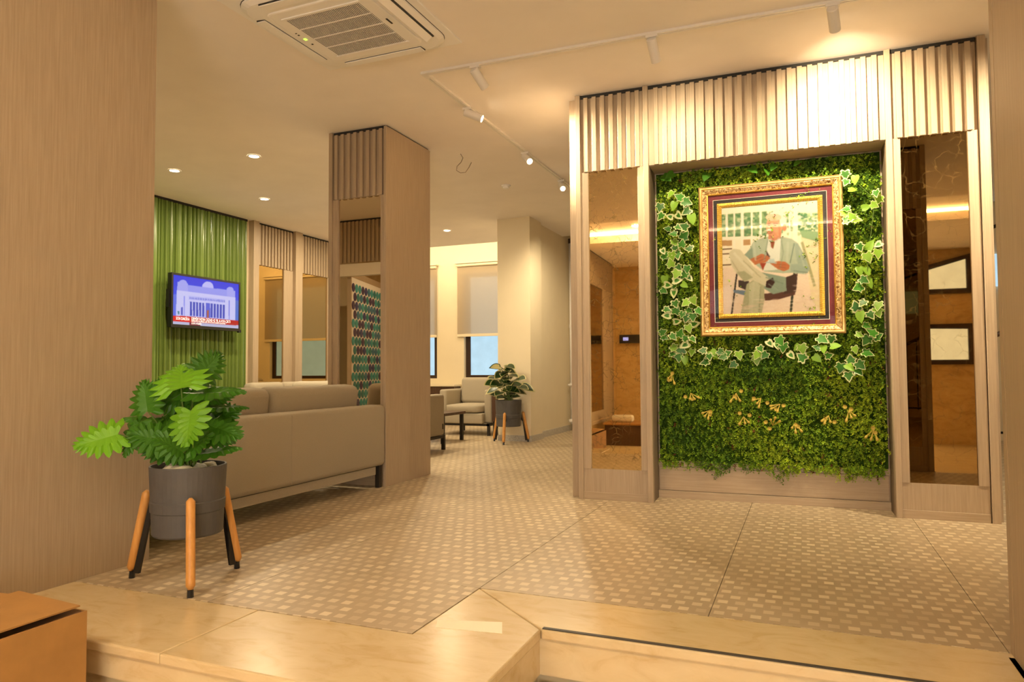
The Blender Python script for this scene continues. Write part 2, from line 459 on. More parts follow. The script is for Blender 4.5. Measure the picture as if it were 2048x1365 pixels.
obj('lower_step', MB().box(-2.94, .60, 1.30, 1.712, -.36, -.20).box(-.875, .60, 1.712, 2.36, -.36, -.19), 'marble', kerb)
struct('floor_entrance', B(-3.0, 3.3, -3.7, 1.30, -.42, -.36), 'marble', label='lower marble floor of the entrance hall', cat='floor')

ceiling = struct('ceiling', MB().box(-6.7, 3.4, .69, 9.86, CEIL, CEIL+.06).box(-6.7, 3.4, -1.3, .75, 3.02, 3.08).box(-6.7, 3.4, -3.8, -1.25, CEIL, CEIL+.06).box(-6.7, 3.4, 9.8, 11.0, 3.07, 3.12).box(-6.7, 3.4, 9.80, 9.86, CEIL+.06, 3.07).box(-6.7, 3.4, .69, .75, CEIL+.06, 3.02).box(-6.7, 3.4, -1.31, -1.25, CEIL+.06, 3.02).box(-6.7, 3.4, -1.25, -1.02, CEIL, CEIL+.02).box(-6.7, 3.4, -1.03, -1.02, CEIL+.02, CEIL+.11).box(-6.7, 3.4, .46, .69, CEIL, CEIL+.02).box(-6.7, 3.4, .46, .47, CEIL+.02, CEIL+.11), 'ceiling')
struct('wall_left', B(-6.75, -6.62, 0, 10.95, 0, 3.1), 'cream')
wb = MB()   # back wall with two window openings
WB = 10.8
wins = [(-6.45, -5.85, .77, 2.55), (-5.33, -3.72, .77, 2.55)]
xs = [-6.75, wins[0][0], wins[0][1], wins[1][0], wins[1][1], -3.2]
for i in range(5):
    if i % 2 == 0: wb.box(xs[i], xs[i+1], WB, WB+.18, 0, 3.1)
    else:
        w = wins[i//2]; wb.box(xs[i], xs[i+1], WB, WB+.18, 0, w[2]); wb.box(xs[i], xs[i+1], WB, WB+.18, w[3], 3.1)
struct('wall_back', wb, 'cream')
for n, (x0, x1, z0, z1) in enumerate(wins, 1):
    w = struct('window_%d' % n, MB().box(x0, x0+.085, WB+.07, WB+.13, z0, z1).box(x1-.085, x1, WB+.07, WB+.13, z0, z1).box(x0+.085, x1-.085, WB+.07, WB+.13, z0, z0+.055).box(x0+.085, x1-.085, WB+.07, WB+.13, z1-.06, z1), 'brown_frame', label='brown framed frosted window, %s' % ('half hidden by the slatted pillar' if n == 1 else 'beside the cream column'), cat='window')
    obj('pane', B(x0+.08, x1-.08, WB+.09, WB+.10, z0+.05, z1-.05), 'pane', w)
struct('wall_alcove', B(-3.40, -3.25, 8.80, 10.79, 0, 3.1), 'cream')
struct('wall_corridor', B(-3.24, 3.29, 10.35, 10.5, 0, 3.1), 'cream')
struct('wall_right', B(3.3, 3.45, -3.8, 10.4, -.4, 3.1), 'cream')
struct('wall_column', B(-3.65, -3.20, 8.38, 8.80, 0, CEIL), 'cream', label='square cream painted column behind the variegated plant', cat='column')
sk = struct('baseboard_column', MB().box(-3.655, -3.188, 8.37, 8.38, 0, .075).box(-3.20, -3.188, 8.38, 8.81, 0, .075).box(-3.25, -3.238, 8.81, 10.35, 0, .085), 'skirting')
# wood clad piers either side of the step
struct('wall_pier_left', B(-3.28, -2.94, -.30, 2.526, -.36, CEIL), 'oak', label='tall light oak clad pier at the left edge', cat='pier')
pr = struct('wall_pier_right', B(.582, 1.12, 1.75, 2.65, 0, CEIL), 'oak', label='light oak clad pier at the right edge', cat='pier')
obj('plinth', B(.566, 1.14, 1.74, 2.652, -.36, .0), 'skirting', pr)
struct('wall_front', MB().box(-3.0, 3.4, -3.85, -3.7, -.42, 3.1).box(-6.7, -3.28, -.12, 0, -.1, 3.1), 'marble_wall')
struct('wall_entrance_left', B(-3.28, -2.94, -3.7, -.30, -.42, 3.1), 'marble_wall')

# ================================================================== SLATTED MIRROR UNITS
SW, SP = .030, .0612
def slat_mesh(h): return B(-SW/2, SW/2, -.004, .020, 0, h).mesh('slat', 'oak', bevel=.0015, bseg=1)
SL = slat_mesh(.535)
def bay(T, x0, x1, mirror='bronze', sl=.05, sr=.05, zk=.21, zh=2.305, zt=2.84, bottom=True, slats=True, depth=.03):
    if slats:
        obj('header_board', B(x0, x1, .020, .034, zh+.004, zt), 'oak', T)
        n = int((x1-x0)/SP); s0 = (x0+x1)/2-(n-1)*SP/2
        for i in range(n): link('slat', SL, T, (s0+i*SP, 0, zh))
        obj('shadow_gap', B(x0, x1, .012, .034, zt, CEIL-.001), 'shadow_gap', T)
    if mirror:
        obj('stile', B(x0, x0+sl, .008, .030, zk, zh), 'oak', T, bevel=.001, bseg=1)
        obj('stile', B(x1-sr, x1, .008, .030, zk, zh), 'oak', T, bevel=.001, bseg=1)
        mo = obj('mirror', B(x0+sl, x1-sr, .024, .029, zk, zh+.006), mirror, T)
        mo['label'] = 'bronze tinted mirror'
    if bottom:
        obj('kick_panel', B(x0, x1, .014, .030, .05, zk), 'oak_h' if False else 'oak', T)
        obj('bottom_rail', B(x0, x1, .006, .030, 0, .05), 'oak_h', T, bevel=.001, bseg=1)
def post(T, x0, x1, y0=-.008, y1=.034, z1=CEIL-.002):
    return obj('post', B(x0, x1, y0, y1, 0, z1), 'oak', T, bevel=.001, bseg=1)

# --- main feature unit with niche
UA = math.radians(1.3); UO = Vector((-1.5, 4.805, 0))
def U(x, y, z): return UO + Vector((x*math.cos(UA)-y*math.sin(UA), x*math.sin(UA)+y*math.cos(UA), z))
feat = thing('mirror_panelling', 'wide oak feature panelling with slatted header, two tall mirrors and a planted niche', 'wall panelling', UO, UA)
post(feat, .022, .056); bay(feat, .056, .505, 'antique', .053, .045)
post(feat, .505, .540, -.008, .245); post(feat, 1.994, 2.027, -.008, .245)
bay(feat, .540, 1.994, None, bottom=False)
bay(feat, 2.027, 2.480, 'bronze', .045, .055); post(feat, 2.485, 2.526)
obj('niche_soffit', B(.540, 1.994, .034, .245, 2.305, 2.325), 'oak_h', feat)
obj('niche_back', B(.540, 1.994, .245, .262, .0, 2.31), 'oak', feat)
obj('niche_base_panel', B(.548, 1.986, .232, .246, .055, .215), 'oak_h', feat, bevel=.001, bseg=1)
obj('niche_bottom_rail', B(.540, 1.994, .222, .246, 0, .052), 'oak_h', feat, bevel=.001, bseg=1)
obj('niche_sill', B(.540, 1.994, .236, .250, .220, .262), 'oak_h', feat)
obj('carcass', MB().box(.03, .54, .034, .55, 0, CEIL-.002).box(.54, 1.994, .262, .55, 0, CEIL-.002).box(1.994, 2.50, .034, .55, 0, CEIL-.002).box(.54, 1.994, .034, .262, 2.325, CEIL-.002), 'oak', feat)
obj('side_panel', B(-.045, .03, .075, .62, 0, CEIL-.002), 'oak', feat)
obj('side_panel', B(2.50, 2.55, .05, .62, 0, CEIL-.002), 'oak', feat)

# --- free standing pillar behind the sofa
pil = thing('mirror_pillar', 'oak clad pillar with slatted header and narrow mirror, behind the sofa end', 'pillar', (-3.581, 4.766, 0), 0)
post(pil, 0, .034); bay(pil, .034, .526, 'pillar_mirror', .046, .036)
obj('side_panel', B(.526, .551, -.006, .707, 0, CEIL-.012), 'oak', pil, bevel=.002, bseg=1)
obj('carcass', B(.002, .526, .034, .70, 0, CEIL-.012), 'oak', pil)
obj('shadow_gap', B(.02, .54, .02, .69, CEIL-.012, CEIL-.001), 'shadow_gap', pil)

# --- lounge wall bays (on the left wall, facing +X)
lw = thing('mirror_panelling', 'oak panelling with slatted header and two tall mirrors beside the green wall', 'wall panelling', (-6.575, 7.135, 0), math.radians(90))
# local x runs along +Y; local -y faces +X
post(lw, 0, .10, -.04); bay(lw, .10, .82, 'bronze2', .01, .185)
post(lw, .82, .965, -.04); bay(lw, .965, 1.75, 'bronze2', .045, .15); post(lw, 1.75, 1.88, -.04)
obj('carcass', B(0, 1.88, .034, .045, 0, CEIL-.002), 'oak', lw)

# --- units behind and beside the camera, seen only in the mirrors
eu = thing('mirror_panelling', 'oak slatted panelling by the entrance, seen reflected in the left tall mirror', 'wall panelling', (-2.90, -3.25, 0), math.radians(90))
post(eu, 0, .05); bay(eu, .05, 1.85, 'bronze', .75, .08); post(eu, 1.85, 1.95)
obj('carcass', B(0, 1.95, .034, .039, 0, CEIL-.002), 'oak', eu)
ru = thing('mirror_panelling', 'oak slatted back of the right pier, seen reflected in the right tall mirror', 'wall panelling', (1.12, 2.69, 0), math.radians(180))
post(ru, 0, .04); bay(ru, .04, .50, 'bronze', .04, .04); post(ru, .50, .538)
pu = thing('door_portal', 'oak slatted portal with pale beam, seen reflected in the pillar mirror', 'portal', (-3.30, 1.95, 0), math.radians(180))
bay(pu, 0, 3.25, None, bottom=False)
obj('lintel', B(0, 3.25, -.02, .06, 2.13, 2.285), 'white_metal', pu)
obj('post', B(3.05, 3.25, -.01, .05, 0, 2.13), 'oak', pu)

# ================================================================== GREEN CLADDING
gc = thing('green_cladding', 'glossy green ribbed panelling on the wall behind the television', 'wall panelling', (-6.617, 3.6, 0), 0)
widths = [.030, .018, .040, .022, .050, .018, .030]
y = 0.0; gi = 0
gmesh = {}
while y < 3.45:
    w = widths[gi % 7] if gi % 9 else .075
    d = (.028, .018, .034, .022)[gi % 4]
    k = (w, d)
    if k not in gmesh:
        mb = MB(); n = 6
        prof = [(d*math.sin(math.pi*t/n)**.5 if 0 < t < n else 0, w*t/n) for t in range(n+1)]
        for z in (0, CEIL-.03):
            for px_, py_ in prof: mb.v.append((.012+px_, py_, z))
        for t in range(n): mb.quad(t, t+1, n+2+t, n+1+t)
        mb.quad(*range(n+1, 2*n+2))
        gmesh[k] = mb.mesh('rib', 'green')
    link('rib', gmesh[k], gc, (0, y, 0)); y += w+.003; gi += 1
obj('backing', B(0, .013, 0, y, 0, CEIL-.028), 'green', gc)
obj('shadow_gap', B(0, .03, 0, y, CEIL-.028, CEIL-.001), 'shadow_gap', gc)

# ================================================================== RASTER PRINTS (flat picture and screen content)
def homography(src, dst):
    A = []; bb = []
    for (x, y), (u, v) in zip(src, dst):
        A.append([x, y, 1, 0, 0, 0, -u*x, -u*y]); bb.append(u)
        A.append([0, 0, 0, x, y, 1, -v*x, -v*y]); bb.append(v)
    h = np.linalg.solve(np.array(A, float), np.array(bb, float)); return np.append(h, 1).reshape(3, 3)
class Raster:
    """colours a grid of nw x nh vertices; shapes are given in the coordinates of a quadrilateral"""
    def __init__(s, nw, nh, quad):
        s.nw, s.nh = nw, nh
        u, v = np.meshgrid(np.linspace(0, 1, nw), np.linspace(0, 1, nh))   # v down
        Hm = homography([(0, 0), (1, 0), (1, 1), (0, 1)], quad)
        w = Hm[2, 0]*u+Hm[2, 1]*v+Hm[2, 2]
        s.u, s.v = u, v
        s.x = (Hm[0, 0]*u+Hm[0, 1]*v+Hm[0, 2])/w; s.y = (Hm[1, 0]*u+Hm[1, 1]*v+Hm[1, 2])/w
        s.c = np.zeros((nh, nw, 3))
    def put(s, mask, col, a=1.0):
        c = np.array([x for x in col], float)/255.0
        s.c[mask] = s.c[mask]*(1-a)+c*a
    def poly(s, pts, col, a=1.0):
        m_ = np.zeros(s.x.shape, bool); n = len(pts)
        for i in range(n):
            (x1, y1), (x2, y2) = pts[i], pts[(i+1) % n]
            if y1 == y2: continue
            cond = ((y1 > s.y) != (y2 > s.y)) & (s.x < (x2-x1)*(s.y-y1)/(y2-y1)+x1)
            m_ ^= cond
        s.put(m_, col, a); return s
    def ell(s, cx, cy_, rx_, ry_, col, a=1.0):
        s.put(((s.x-cx)/rx_)**2+((s.y-cy_)/ry_)**2 < 1, col, a); return s
    def line(s, p, q, w, col, a=1.0):
        dx, dy = q[0]-p[0], q[1]-p[1]; l = math.hypot(dx, dy)
        t = ((s.x-p[0])*dx+(s.y-p[1])*dy)/l; d = np.abs((s.x-p[0])*dy-(s.y-p[1])*dx)/l
        s.put((t > 0) & (t < l) & (d < w/2), col, a); return s
    def blur(s, n=1):
        for _ in range(n):
            p = np.pad(s.c, ((1, 1), (1, 1), (0, 0)), 'edge')
            s.c = (p[:-2, 1:-1]+p[2:, 1:-1]+p[1:-1, :-2]+p[1:-1, 2:]+2*p[1:-1, 1:-1])/6
        return s
    def mesh(s, name, w, h, mat, gain=1.0):
        lin = np.where(s.c <= .04045, s.c/12.92, ((s.c+.055)/1.055)**2.4)*gain
        vs = np.stack([(s.u-.5)*w, np.zeros_like(s.u), (1-s.v)*h], -1).reshape(-1, 3)
        i = np.arange(s.nw*s.nh).reshape(s.nh, s.nw)
        fs = np.stack([i[1:, :-1], i[1:, 1:], i[:-1, 1:], i[:-1, :-1]], -1).reshape(-1, 4)
        me = bpy.data.meshes.new(name); me.from_pydata(vs.tolist(), [], fs.tolist())
        at = me.color_attributes.new('col', 'FLOAT_COLOR', 'POINT')
        at.data.foreach_set('color', np.concatenate([lin.reshape(-1, 3), np.ones((s.nw*s.nh, 1))], 1).ravel())
        me.materials.append(M[mat]); return me

def textmesh(txt, size, mat, name='lettering', align='LEFT'):
    c = bpy.data.curves.new(name, 'FONT'); c.body = txt; c.size = size; c.align_x = align; c.resolution_u = 2
    t = bpy.data.objects.new(name, c); COL.objects.link(t)
    dg = bpy.context.evaluated_depsgraph_get(); me = bpy.data.meshes.new_from_object(t.evaluated_get(dg))
    bpy.data.objects.remove(t, do_unlink=True); me.materials.clear(); me.materials.append(M[mat]); return me

# ================================================================== TELEVISION
tv = thing('television', 'flat television showing a news broadcast, mounted on the green wall', 'television', (-6.43, 6.275, 1.402), math.radians(90))
TW, TH = 1.03, .605
obj('housing', B(-TW/2, TW/2, .004, .055, 0, TH), 'black', tv, bevel=.006)
bz = .024
obj('bezel', MB().box(-TW/2, TW/2, -.006, .006, 0, .034).box(-TW/2, TW/2, -.006, .006, TH-bz, TH).box(-TW/2, -TW/2+bz, -.006, .006, .034, TH-bz).box(TW/2-bz, TW/2, -.006, .006, .034, TH-bz), 'black', tv)
obj('wall_bracket', B(-.2, .2, .055, .138, .2, .42), 'black', tv); obj('side_clip', B(-.53, -.515, .02, .06, .22, .42), 'black', tv); obj('sensor_box', B(.50, .54, .0, .03, -.015, .02), 'black', tv)
R_ = Raster(190, 110, [(178, 288), (1255, 440), (1252, 1162), (153, 1066)])
sky = np.stack([20+60*R_.v, 45+70*R_.v, 225+25*R_.v], -1)/255; R_.c[:] = sky
WHT, LIL, BLU = (205, 205, 255), (165, 168, 250), (52, 70, 190)
R_.poly([(150, 600), (240, 590), (240, 960), (150, 950)], (90, 110, 235))
R_.ell(330, 430, 70, 60, LIL); R_.poly([(245, 400), (415, 430), (415, 560), (235, 545)], LIL); R_.ell(735, 490, 95, 95, (190, 190, 255)); R_.ell(1105, 530, 60, 50, LIL)
R_.poly([(410, 450), (1060, 530), (1060, 640), (410, 560)], (150, 155, 248)); R_.poly([(1055, 520), (1195, 545), (1195, 650), (1055, 640)], LIL)
R_.poly([(230, 530), (1200, 650), (1200, 1040), (210, 940)], WHT)
R_.poly([(420, 620), (1020, 680), (1020, 735), (420, 680)], (185, 188, 255))
for i in range(22):
    x = 440+i*27; y0 = 640+(x-440)*.1; R_.poly([(x, y0), (x+12, y0+1), (x+12, y0+32), (x, y0+30)], (95, 105, 215))
for i in range(11):
    x = 440+i*50.5; y0 = 715+(x-440)*.105
    if i == 5: R_.poly([(x+10, y0-5), (x+80, y0+3), (x+80, y0+235), (x+8, y0+230)], (80, 95, 220)); R_.poly([(x+25, y0+110), (x+60, y0+112), (x+60, y0+235), (x+22, y0+232)], (170, 90, 80)); continue
    xx = x if i < 5 else x+38
    R_.poly([(xx, y0), (xx+33, y0+3), (xx+33, y0+226), (xx, y0+222)], BLU)
R_.poly([(345, 620), (362, 622), (352, 940), (338, 938)], (140, 145, 245)); R_.poly([(1085, 700), (1100, 702), (1100, 1010), (1085, 1008)], (120, 125, 235))
R_.poly([(1200, 700), (1260, 705), (1260, 1030), (1195, 1020)], (70, 110, 210)); R_.poly([(295, 800), (325, 800), (320, 930), (290, 925)], (80, 90, 200))
R_.poly([(240, 860), (270, 860), (270, 915), (240, 915)], (60, 130, 150))
R_.poly([(150, 928), (1256, 1030), (1256, 1110), (150, 1020)], (190, 8, 22)); R_.poly([(150, 928), (436, 955), (432, 1045), (150, 1020)], (225, 10, 25))
R_.poly([(150, 1018), (1256, 1108), (1256, 1170), (150, 1075)], (190, 190, 225)); R_.poly([(430, 1045), (606, 1060), (606, 1108), (430, 1092)], (120, 20, 60))
R_.blur(1)
SCW, SCH = TW-2*bz+.004, TH-bz-.032
so = link('screen', R_.mesh('screen', SCW, SCH, 'screen'), tv, (0, -.002, .033))
so['label'] = 'lit screen with a white domed building and a red news banner'
M['txt'] = plain('screen_white_text', (.95, .92, .95), .5, emit=.45)
def scr_text(txt, u, v, size, u1):
    me = textmesh(txt, size, 'txt'); w = max(v_.co.x for v_ in me.vertices)
    t = link('lettering', me, so, (-SCW/2+u*SCW, -.0015, (1-v)*SCH)); t.rotation_euler = (math.pi/2, 0, 0); t.scale = ((u1-u)*SCW/w, 1, 1)
scr_text('SON DAKİKA', .045, .905, .046, .235)
scr_text("DEMİRTAŞ'IN CEZASI 42 YIL & AYA ÇIKTI", .262, .890, .046, .86)
scr_text('DEMİRTAŞ HAKKINDA BİR DAVA DAHA KARAR AÇIKLANDI', .262, .925, .022, .78)
scr_text('SON HABER', .262, .975, .028, .41)

# ================================================================== FRAMED PORTRAIT
pf = thing('framed_portrait', 'large ornate gilt frame with burgundy mat holding a photograph of a seated man', 'picture', U(1.305, .165, 1.123), UA)
FW, FH = .905, 1.03
def mould(prof, w, h, mats, name, parent, x_off=0, z_off=0):
    """mitred moulding: prof = [(inset, y)]; four separate sides"""
    def corner(k, ins):
        return [(-w/2+ins, ins), (w/2-ins, ins), (w/2-ins, h-ins), (-w/2+ins, h-ins)][k]
    for k in range(4):
        mb = MB(); n = len(prof)
        for c in (k, (k+1) % 4):
            for ins, yy in prof:
                x, z = corner(c, ins); mb.v.append((x+x_off, yy, z+z_off))
        for i in range(n-1): mb.quad(i, n+i, n+i+1, i+1)
        mt_ = mats if isinstance(mats, str) else mats[k % 2]
        obj(name, mb, mt_, parent)
mould([(0, .04), (0, -.012), (.004, -.022), (.012, -.028), (.020, -.028), (.026, -.022)], FW, FH, 'gilt', 'frame_moulding', pf)
mould([(.026, -.022), (.030, -.024), (.040, -.018), (.052, -.010), (.055, -.008)], FW, FH, 'gilt_orn', 'ornament_band', pf)
mould([(.055, -.008), (.057, -.012), (.062, -.008), (.064, .002)], FW, FH, 'gilt_inner', 'inner_lip', pf)
mould([(.060, .002), (.094, .002), (.094, .006)], FW, FH, 'burgundy', 'burgundy_mat', pf)
mould([(.094, .000), (.097, .000), (.097, .005)], FW, FH, 'silver_line', 'silver_fillet', pf)
mould([(.095, .004), (.122, .004)], FW, FH, 'blackmat', 'black_mat', pf)
mould([(.119, .005), (.121, -.001), (.136, -.004), (.150, .003), (.151, .008)], FW, FH, ('gold_rib_x', 'gold_rib_z'), 'ribbed_gold_strip', pf)
obj('backing_board', B(-FW/2+.01, FW/2-.01, .01, .036, .01, FH-.01), 'blackmat', pf)
R_ = Raster(230, 270, [(243, 295), (998, 238), (1030, 1090), (270, 1112)])
R_.c[:] = np.array([250, 238, 208])/255
R_.poly([(230, 325), (600, 300), (600, 520), (230, 520)], (120, 160, 110)); rs = np.random.RandomState(3)
for _ in range(260):
    x, yv = rs.uniform(250, 860), rs.uniform(320, 505)
    R_.ell(x, yv, rs.uniform(6, 20), rs.uniform(5, 14), [(70, 125, 80), (150, 185, 130), (205, 215, 175), (100, 130, 90)][rs.randint(4)], .7)
R_.poly([(230, 250), (1010, 230), (1010, 330), (600, 322), (230, 345)], (252, 243, 216))
for _ in range(90): R_.ell(rs.uniform(850, 1000), rs.uniform(340, 475), rs.uniform(6, 18), rs.uniform(5, 12), [(90, 145, 95), (160, 195, 140), (60, 115, 80)][rs.randint(3)], .75)
for x, w in ((285, 18), (345, 12), (408, 24), (482, 14), (552, 18), (780, 14), (825, 36)): R_.line((x, 300), (x+5, 620), w, (252, 243, 220))
R_.line((250, 530), (600, 522), 24, (250, 240, 218)); R_.poly([(250, 545), (330, 543), (330, 585), (250, 588)], (190, 150, 100)); R_.poly([(420, 540), (475, 538), (475, 580), (420, 582)], (190, 150, 100))
for yv in (612, 648, 735): R_.line((250, yv), (330, yv-3), 9, (110, 85, 60))
R_.poly([(260, 750), (1030, 720), (1040, 1100), (260, 1120)], (244, 222, 198)); R_.poly([(870, 520), (1000, 555), (1020, 760), (1030, 1095), (960, 1000), (930, 800)], (238, 222, 180))
R_.poly([(860, 470), (1005, 480), (1005, 560), (880, 525)], (120, 165, 115), .8)
R_.line((880, 560), (985, 900), 22, (125, 135, 85), .6)
# chair
R_.line((372, 800), (335, 1112), 12, (60, 55, 50)); R_.line((824, 800), (800, 1098), 18, (55, 62, 50)); R_.poly([(345, 925), (445, 930), (435, 968), (350, 945)], (120, 140, 160))
R_.poly([(590, 955), (835, 935), (830, 965), (700, 1000), (595, 1008)], (92, 60, 52)); R_.poly([(755, 830), (850, 800), (840, 940), (740, 960)], (70, 50, 45)); R_.poly([(385, 850), (470, 860), (450, 930), (385, 900)], (70, 60, 60))
# legs
LG, LG2, JK, JK2 = (214, 208, 176), (176, 178, 142), (176, 190, 166), (140, 160, 140)
R_.poly([(560, 790), (760, 830), (765, 935), (660, 960), (560, 900)], JK2)
R_.poly([(450, 880), (525, 838), (590, 900), (592, 1000), (570, 1110), (405, 1112), (430, 985)], LG2); R_.poly([(470, 880), (520, 850), (560, 900), (545, 1110), (470, 1112)], (196, 198, 165))
R_.poly([(308, 640), (340, 608), (395, 615), (440, 665), (500, 745), (640, 842), (605, 902), (500, 852), (430, 862), (370, 800), (325, 730)], LG); R_.poly([(370, 790), (430, 780), (500, 830), (430, 862)], LG2)
R_.poly([(605, 860), (655, 832), (672, 868), (640, 915), (600, 905)], (60, 42, 40))
# jacket, shirt, tie
R_.poly([(500, 552), (600, 518), (700, 515), (800, 535), (850, 570), (905, 665), (945, 770), (915, 812), (800, 795), (740, 800), (590, 785), (500, 720), (430, 655), (470, 610)], JK)
R_.poly([(820, 575), (850, 570), (945, 770), (915, 812), (795, 790), (795, 730), (850, 730)], (158, 176, 158)); R_.poly([(430, 655), (490, 600), (500, 690), (470, 690)], JK2); R_.line((820, 570), (790, 720), 8, (120, 140, 125))
R_.poly([(612, 545), (640, 522), (715, 515), (712, 600), (705, 770), (580, 780), (600, 660)], (225, 228, 214)); R_.poly([(632, 555), (668, 555), (655, 612), (640, 600)], (150, 80, 50)); R_.poly([(552, 722), (602, 718), (576, 775)], (165, 70, 50)); R_.poly([(600, 620), (632, 672), (606, 690)], (90, 70, 65))
# head
R_.poly([(620, 500), (720, 480), (712, 530), (660, 552), (615, 535)], (205, 140, 105)); R_.ell(686, 376, 74, 56, (232, 226, 214)); R_.ell(662, 440, 64, 84, (222, 158, 118)); R_.ell(730, 398, 26, 42, (246, 236, 216)); R_.ell(742, 448, 17, 26, (214, 140, 104)); R_.ell(655, 370, 62, 28, (240, 205, 170))
R_.line((608, 418), (632, 414), 7, (120, 85, 70)); R_.line((655, 416), (690, 418), 7, (120, 85, 70)); R_.ell(620, 430, 9, 5, (60, 40, 35)); R_.ell(668, 434, 10, 5, (60, 40, 35)); R_.poly([(618, 430), (600, 462), (640, 462)], (235, 175, 135)); R_.poly([(588, 470), (620, 458), (642, 464), (634, 474)], (252, 246, 235)); R_.line((600, 492), (640, 490), 6, (170, 95, 80))
# hands and cup
HD = (190, 115, 75)
R_.poly([(472, 690), (515, 672), (565, 648), (620, 668), (632, 685), (600, 715), (545, 722), (515, 735)], HD); R_.poly([(630, 722), (700, 705), (755, 712), (788, 740), (780, 770), (740, 785), (690, 765)], HD); R_.poly([(620, 690), (665, 688), (668, 715), (628, 718)], (190, 208, 205)); R_.line((600, 714), (685, 720), 9, (175, 195, 195))
R_.line((945, 1072), (992, 1073), 5, (120, 100, 80))
# folds, lapels and soft modelling of the clothes
for p, q, w, c, a in (((612, 545), (585, 700), 9, (140, 156, 134), .8), ((715, 520), (735, 640), 9, (140, 156, 134), .8), ((735, 640), (712, 760), 6, (130, 146, 126), .7), ((500, 560), (520, 700), 16, (196, 206, 184), .6), ((770, 560), (765, 720), 22, (196, 206, 184), .5), ((860, 620), (905, 760), 14, (186, 198, 176), .6),
    ((815, 780), (930, 795), 8, (120, 138, 122), .7), ((345, 640), (500, 800), 22, (228, 222, 194), .7), ((420, 700), (560, 830), 7, (170, 168, 134), .7), ((330, 700), (420, 840), 9, (180, 176, 144), .7), ((505, 870), (490, 1100), 18, (208, 206, 176), .6), ((560, 900), (550, 1100), 9, (150, 152, 122), .7), ((600, 830), (740, 880), 9, (118, 138, 120), .7), ((620, 880), (700, 930), 8, (160, 178, 156), .6),
    ((640, 530), (625, 560), 6, (190, 195, 180), .8), ((700, 525), (672, 560), 6, (190, 195, 180), .8), ((625, 500), (660, 545), 10, (176, 112, 84), .7), ((700, 430), (705, 500), 16, (196, 128, 95), .7), ((640, 470), (690, 520), 14, (204, 138, 104), .6), ((650, 395), (690, 392), 8, (236, 186, 150), .7),
    ((520, 690), (570, 668), 6, (150, 88, 58), .7), ((545, 705), (600, 682), 6, (150, 88, 58), .7), ((690, 730), (760, 735), 6, (150, 88, 58), .7), ((700, 750), (760, 760), 6, (150, 88, 58), .7)):
    R_.line(p, q, w, c, a)
for _ in range(160):
    x, yv = rs.uniform(270, 1020), rs.uniform(800, 1100)
    if abs(x-560) > 270 or yv > 1000: R_.ell(x, yv, rs.uniform(14, 50), rs.uniform(4, 9), [(250, 232, 212), (234, 208, 182)][rs.randint(2)], .35)
gr = rs.normal(0, .018, R_.c.shape[:2])[..., None]; R_.c = np.clip(R_.c+gr, 0, 1)
R_.blur(2)
ph = link('photograph', R_.mesh('photograph', FW-.300, FH-.300, 'print', .52), pf, (0, .007, .150))
ph['label'] = 'photograph of an elderly man in a pale suit seated on a chair, holding a cup'
obj('glass', B(-FW/2+.058, FW/2-.058, -.0065, -.005, .058, FH-.058), 'glass', pf)

# ================================================================== PLANTED NICHE
pw = thing('plant_wall', 'dense green artificial plant panel filling the oak niche behind the portrait', 'plant wall', U(1.267, .24, .22), UA)
rs = np.random.RandomState(11)
X0, X1, Z0, Z1 = .552-1.267, 1.984-1.267, .03, 2.075     # local to the root
def bump2(x, z):
    return .5+.5*np.sin(x*9.1+np.sin(z*5.3)*1.7)*np.sin(z*7.7+np.cos(x*6.1)*1.5)
nS = 15000
cx_ = rs.uniform(X0+.01, X1-.01, nS); cz = rs.uniform(Z0, Z1, nS)
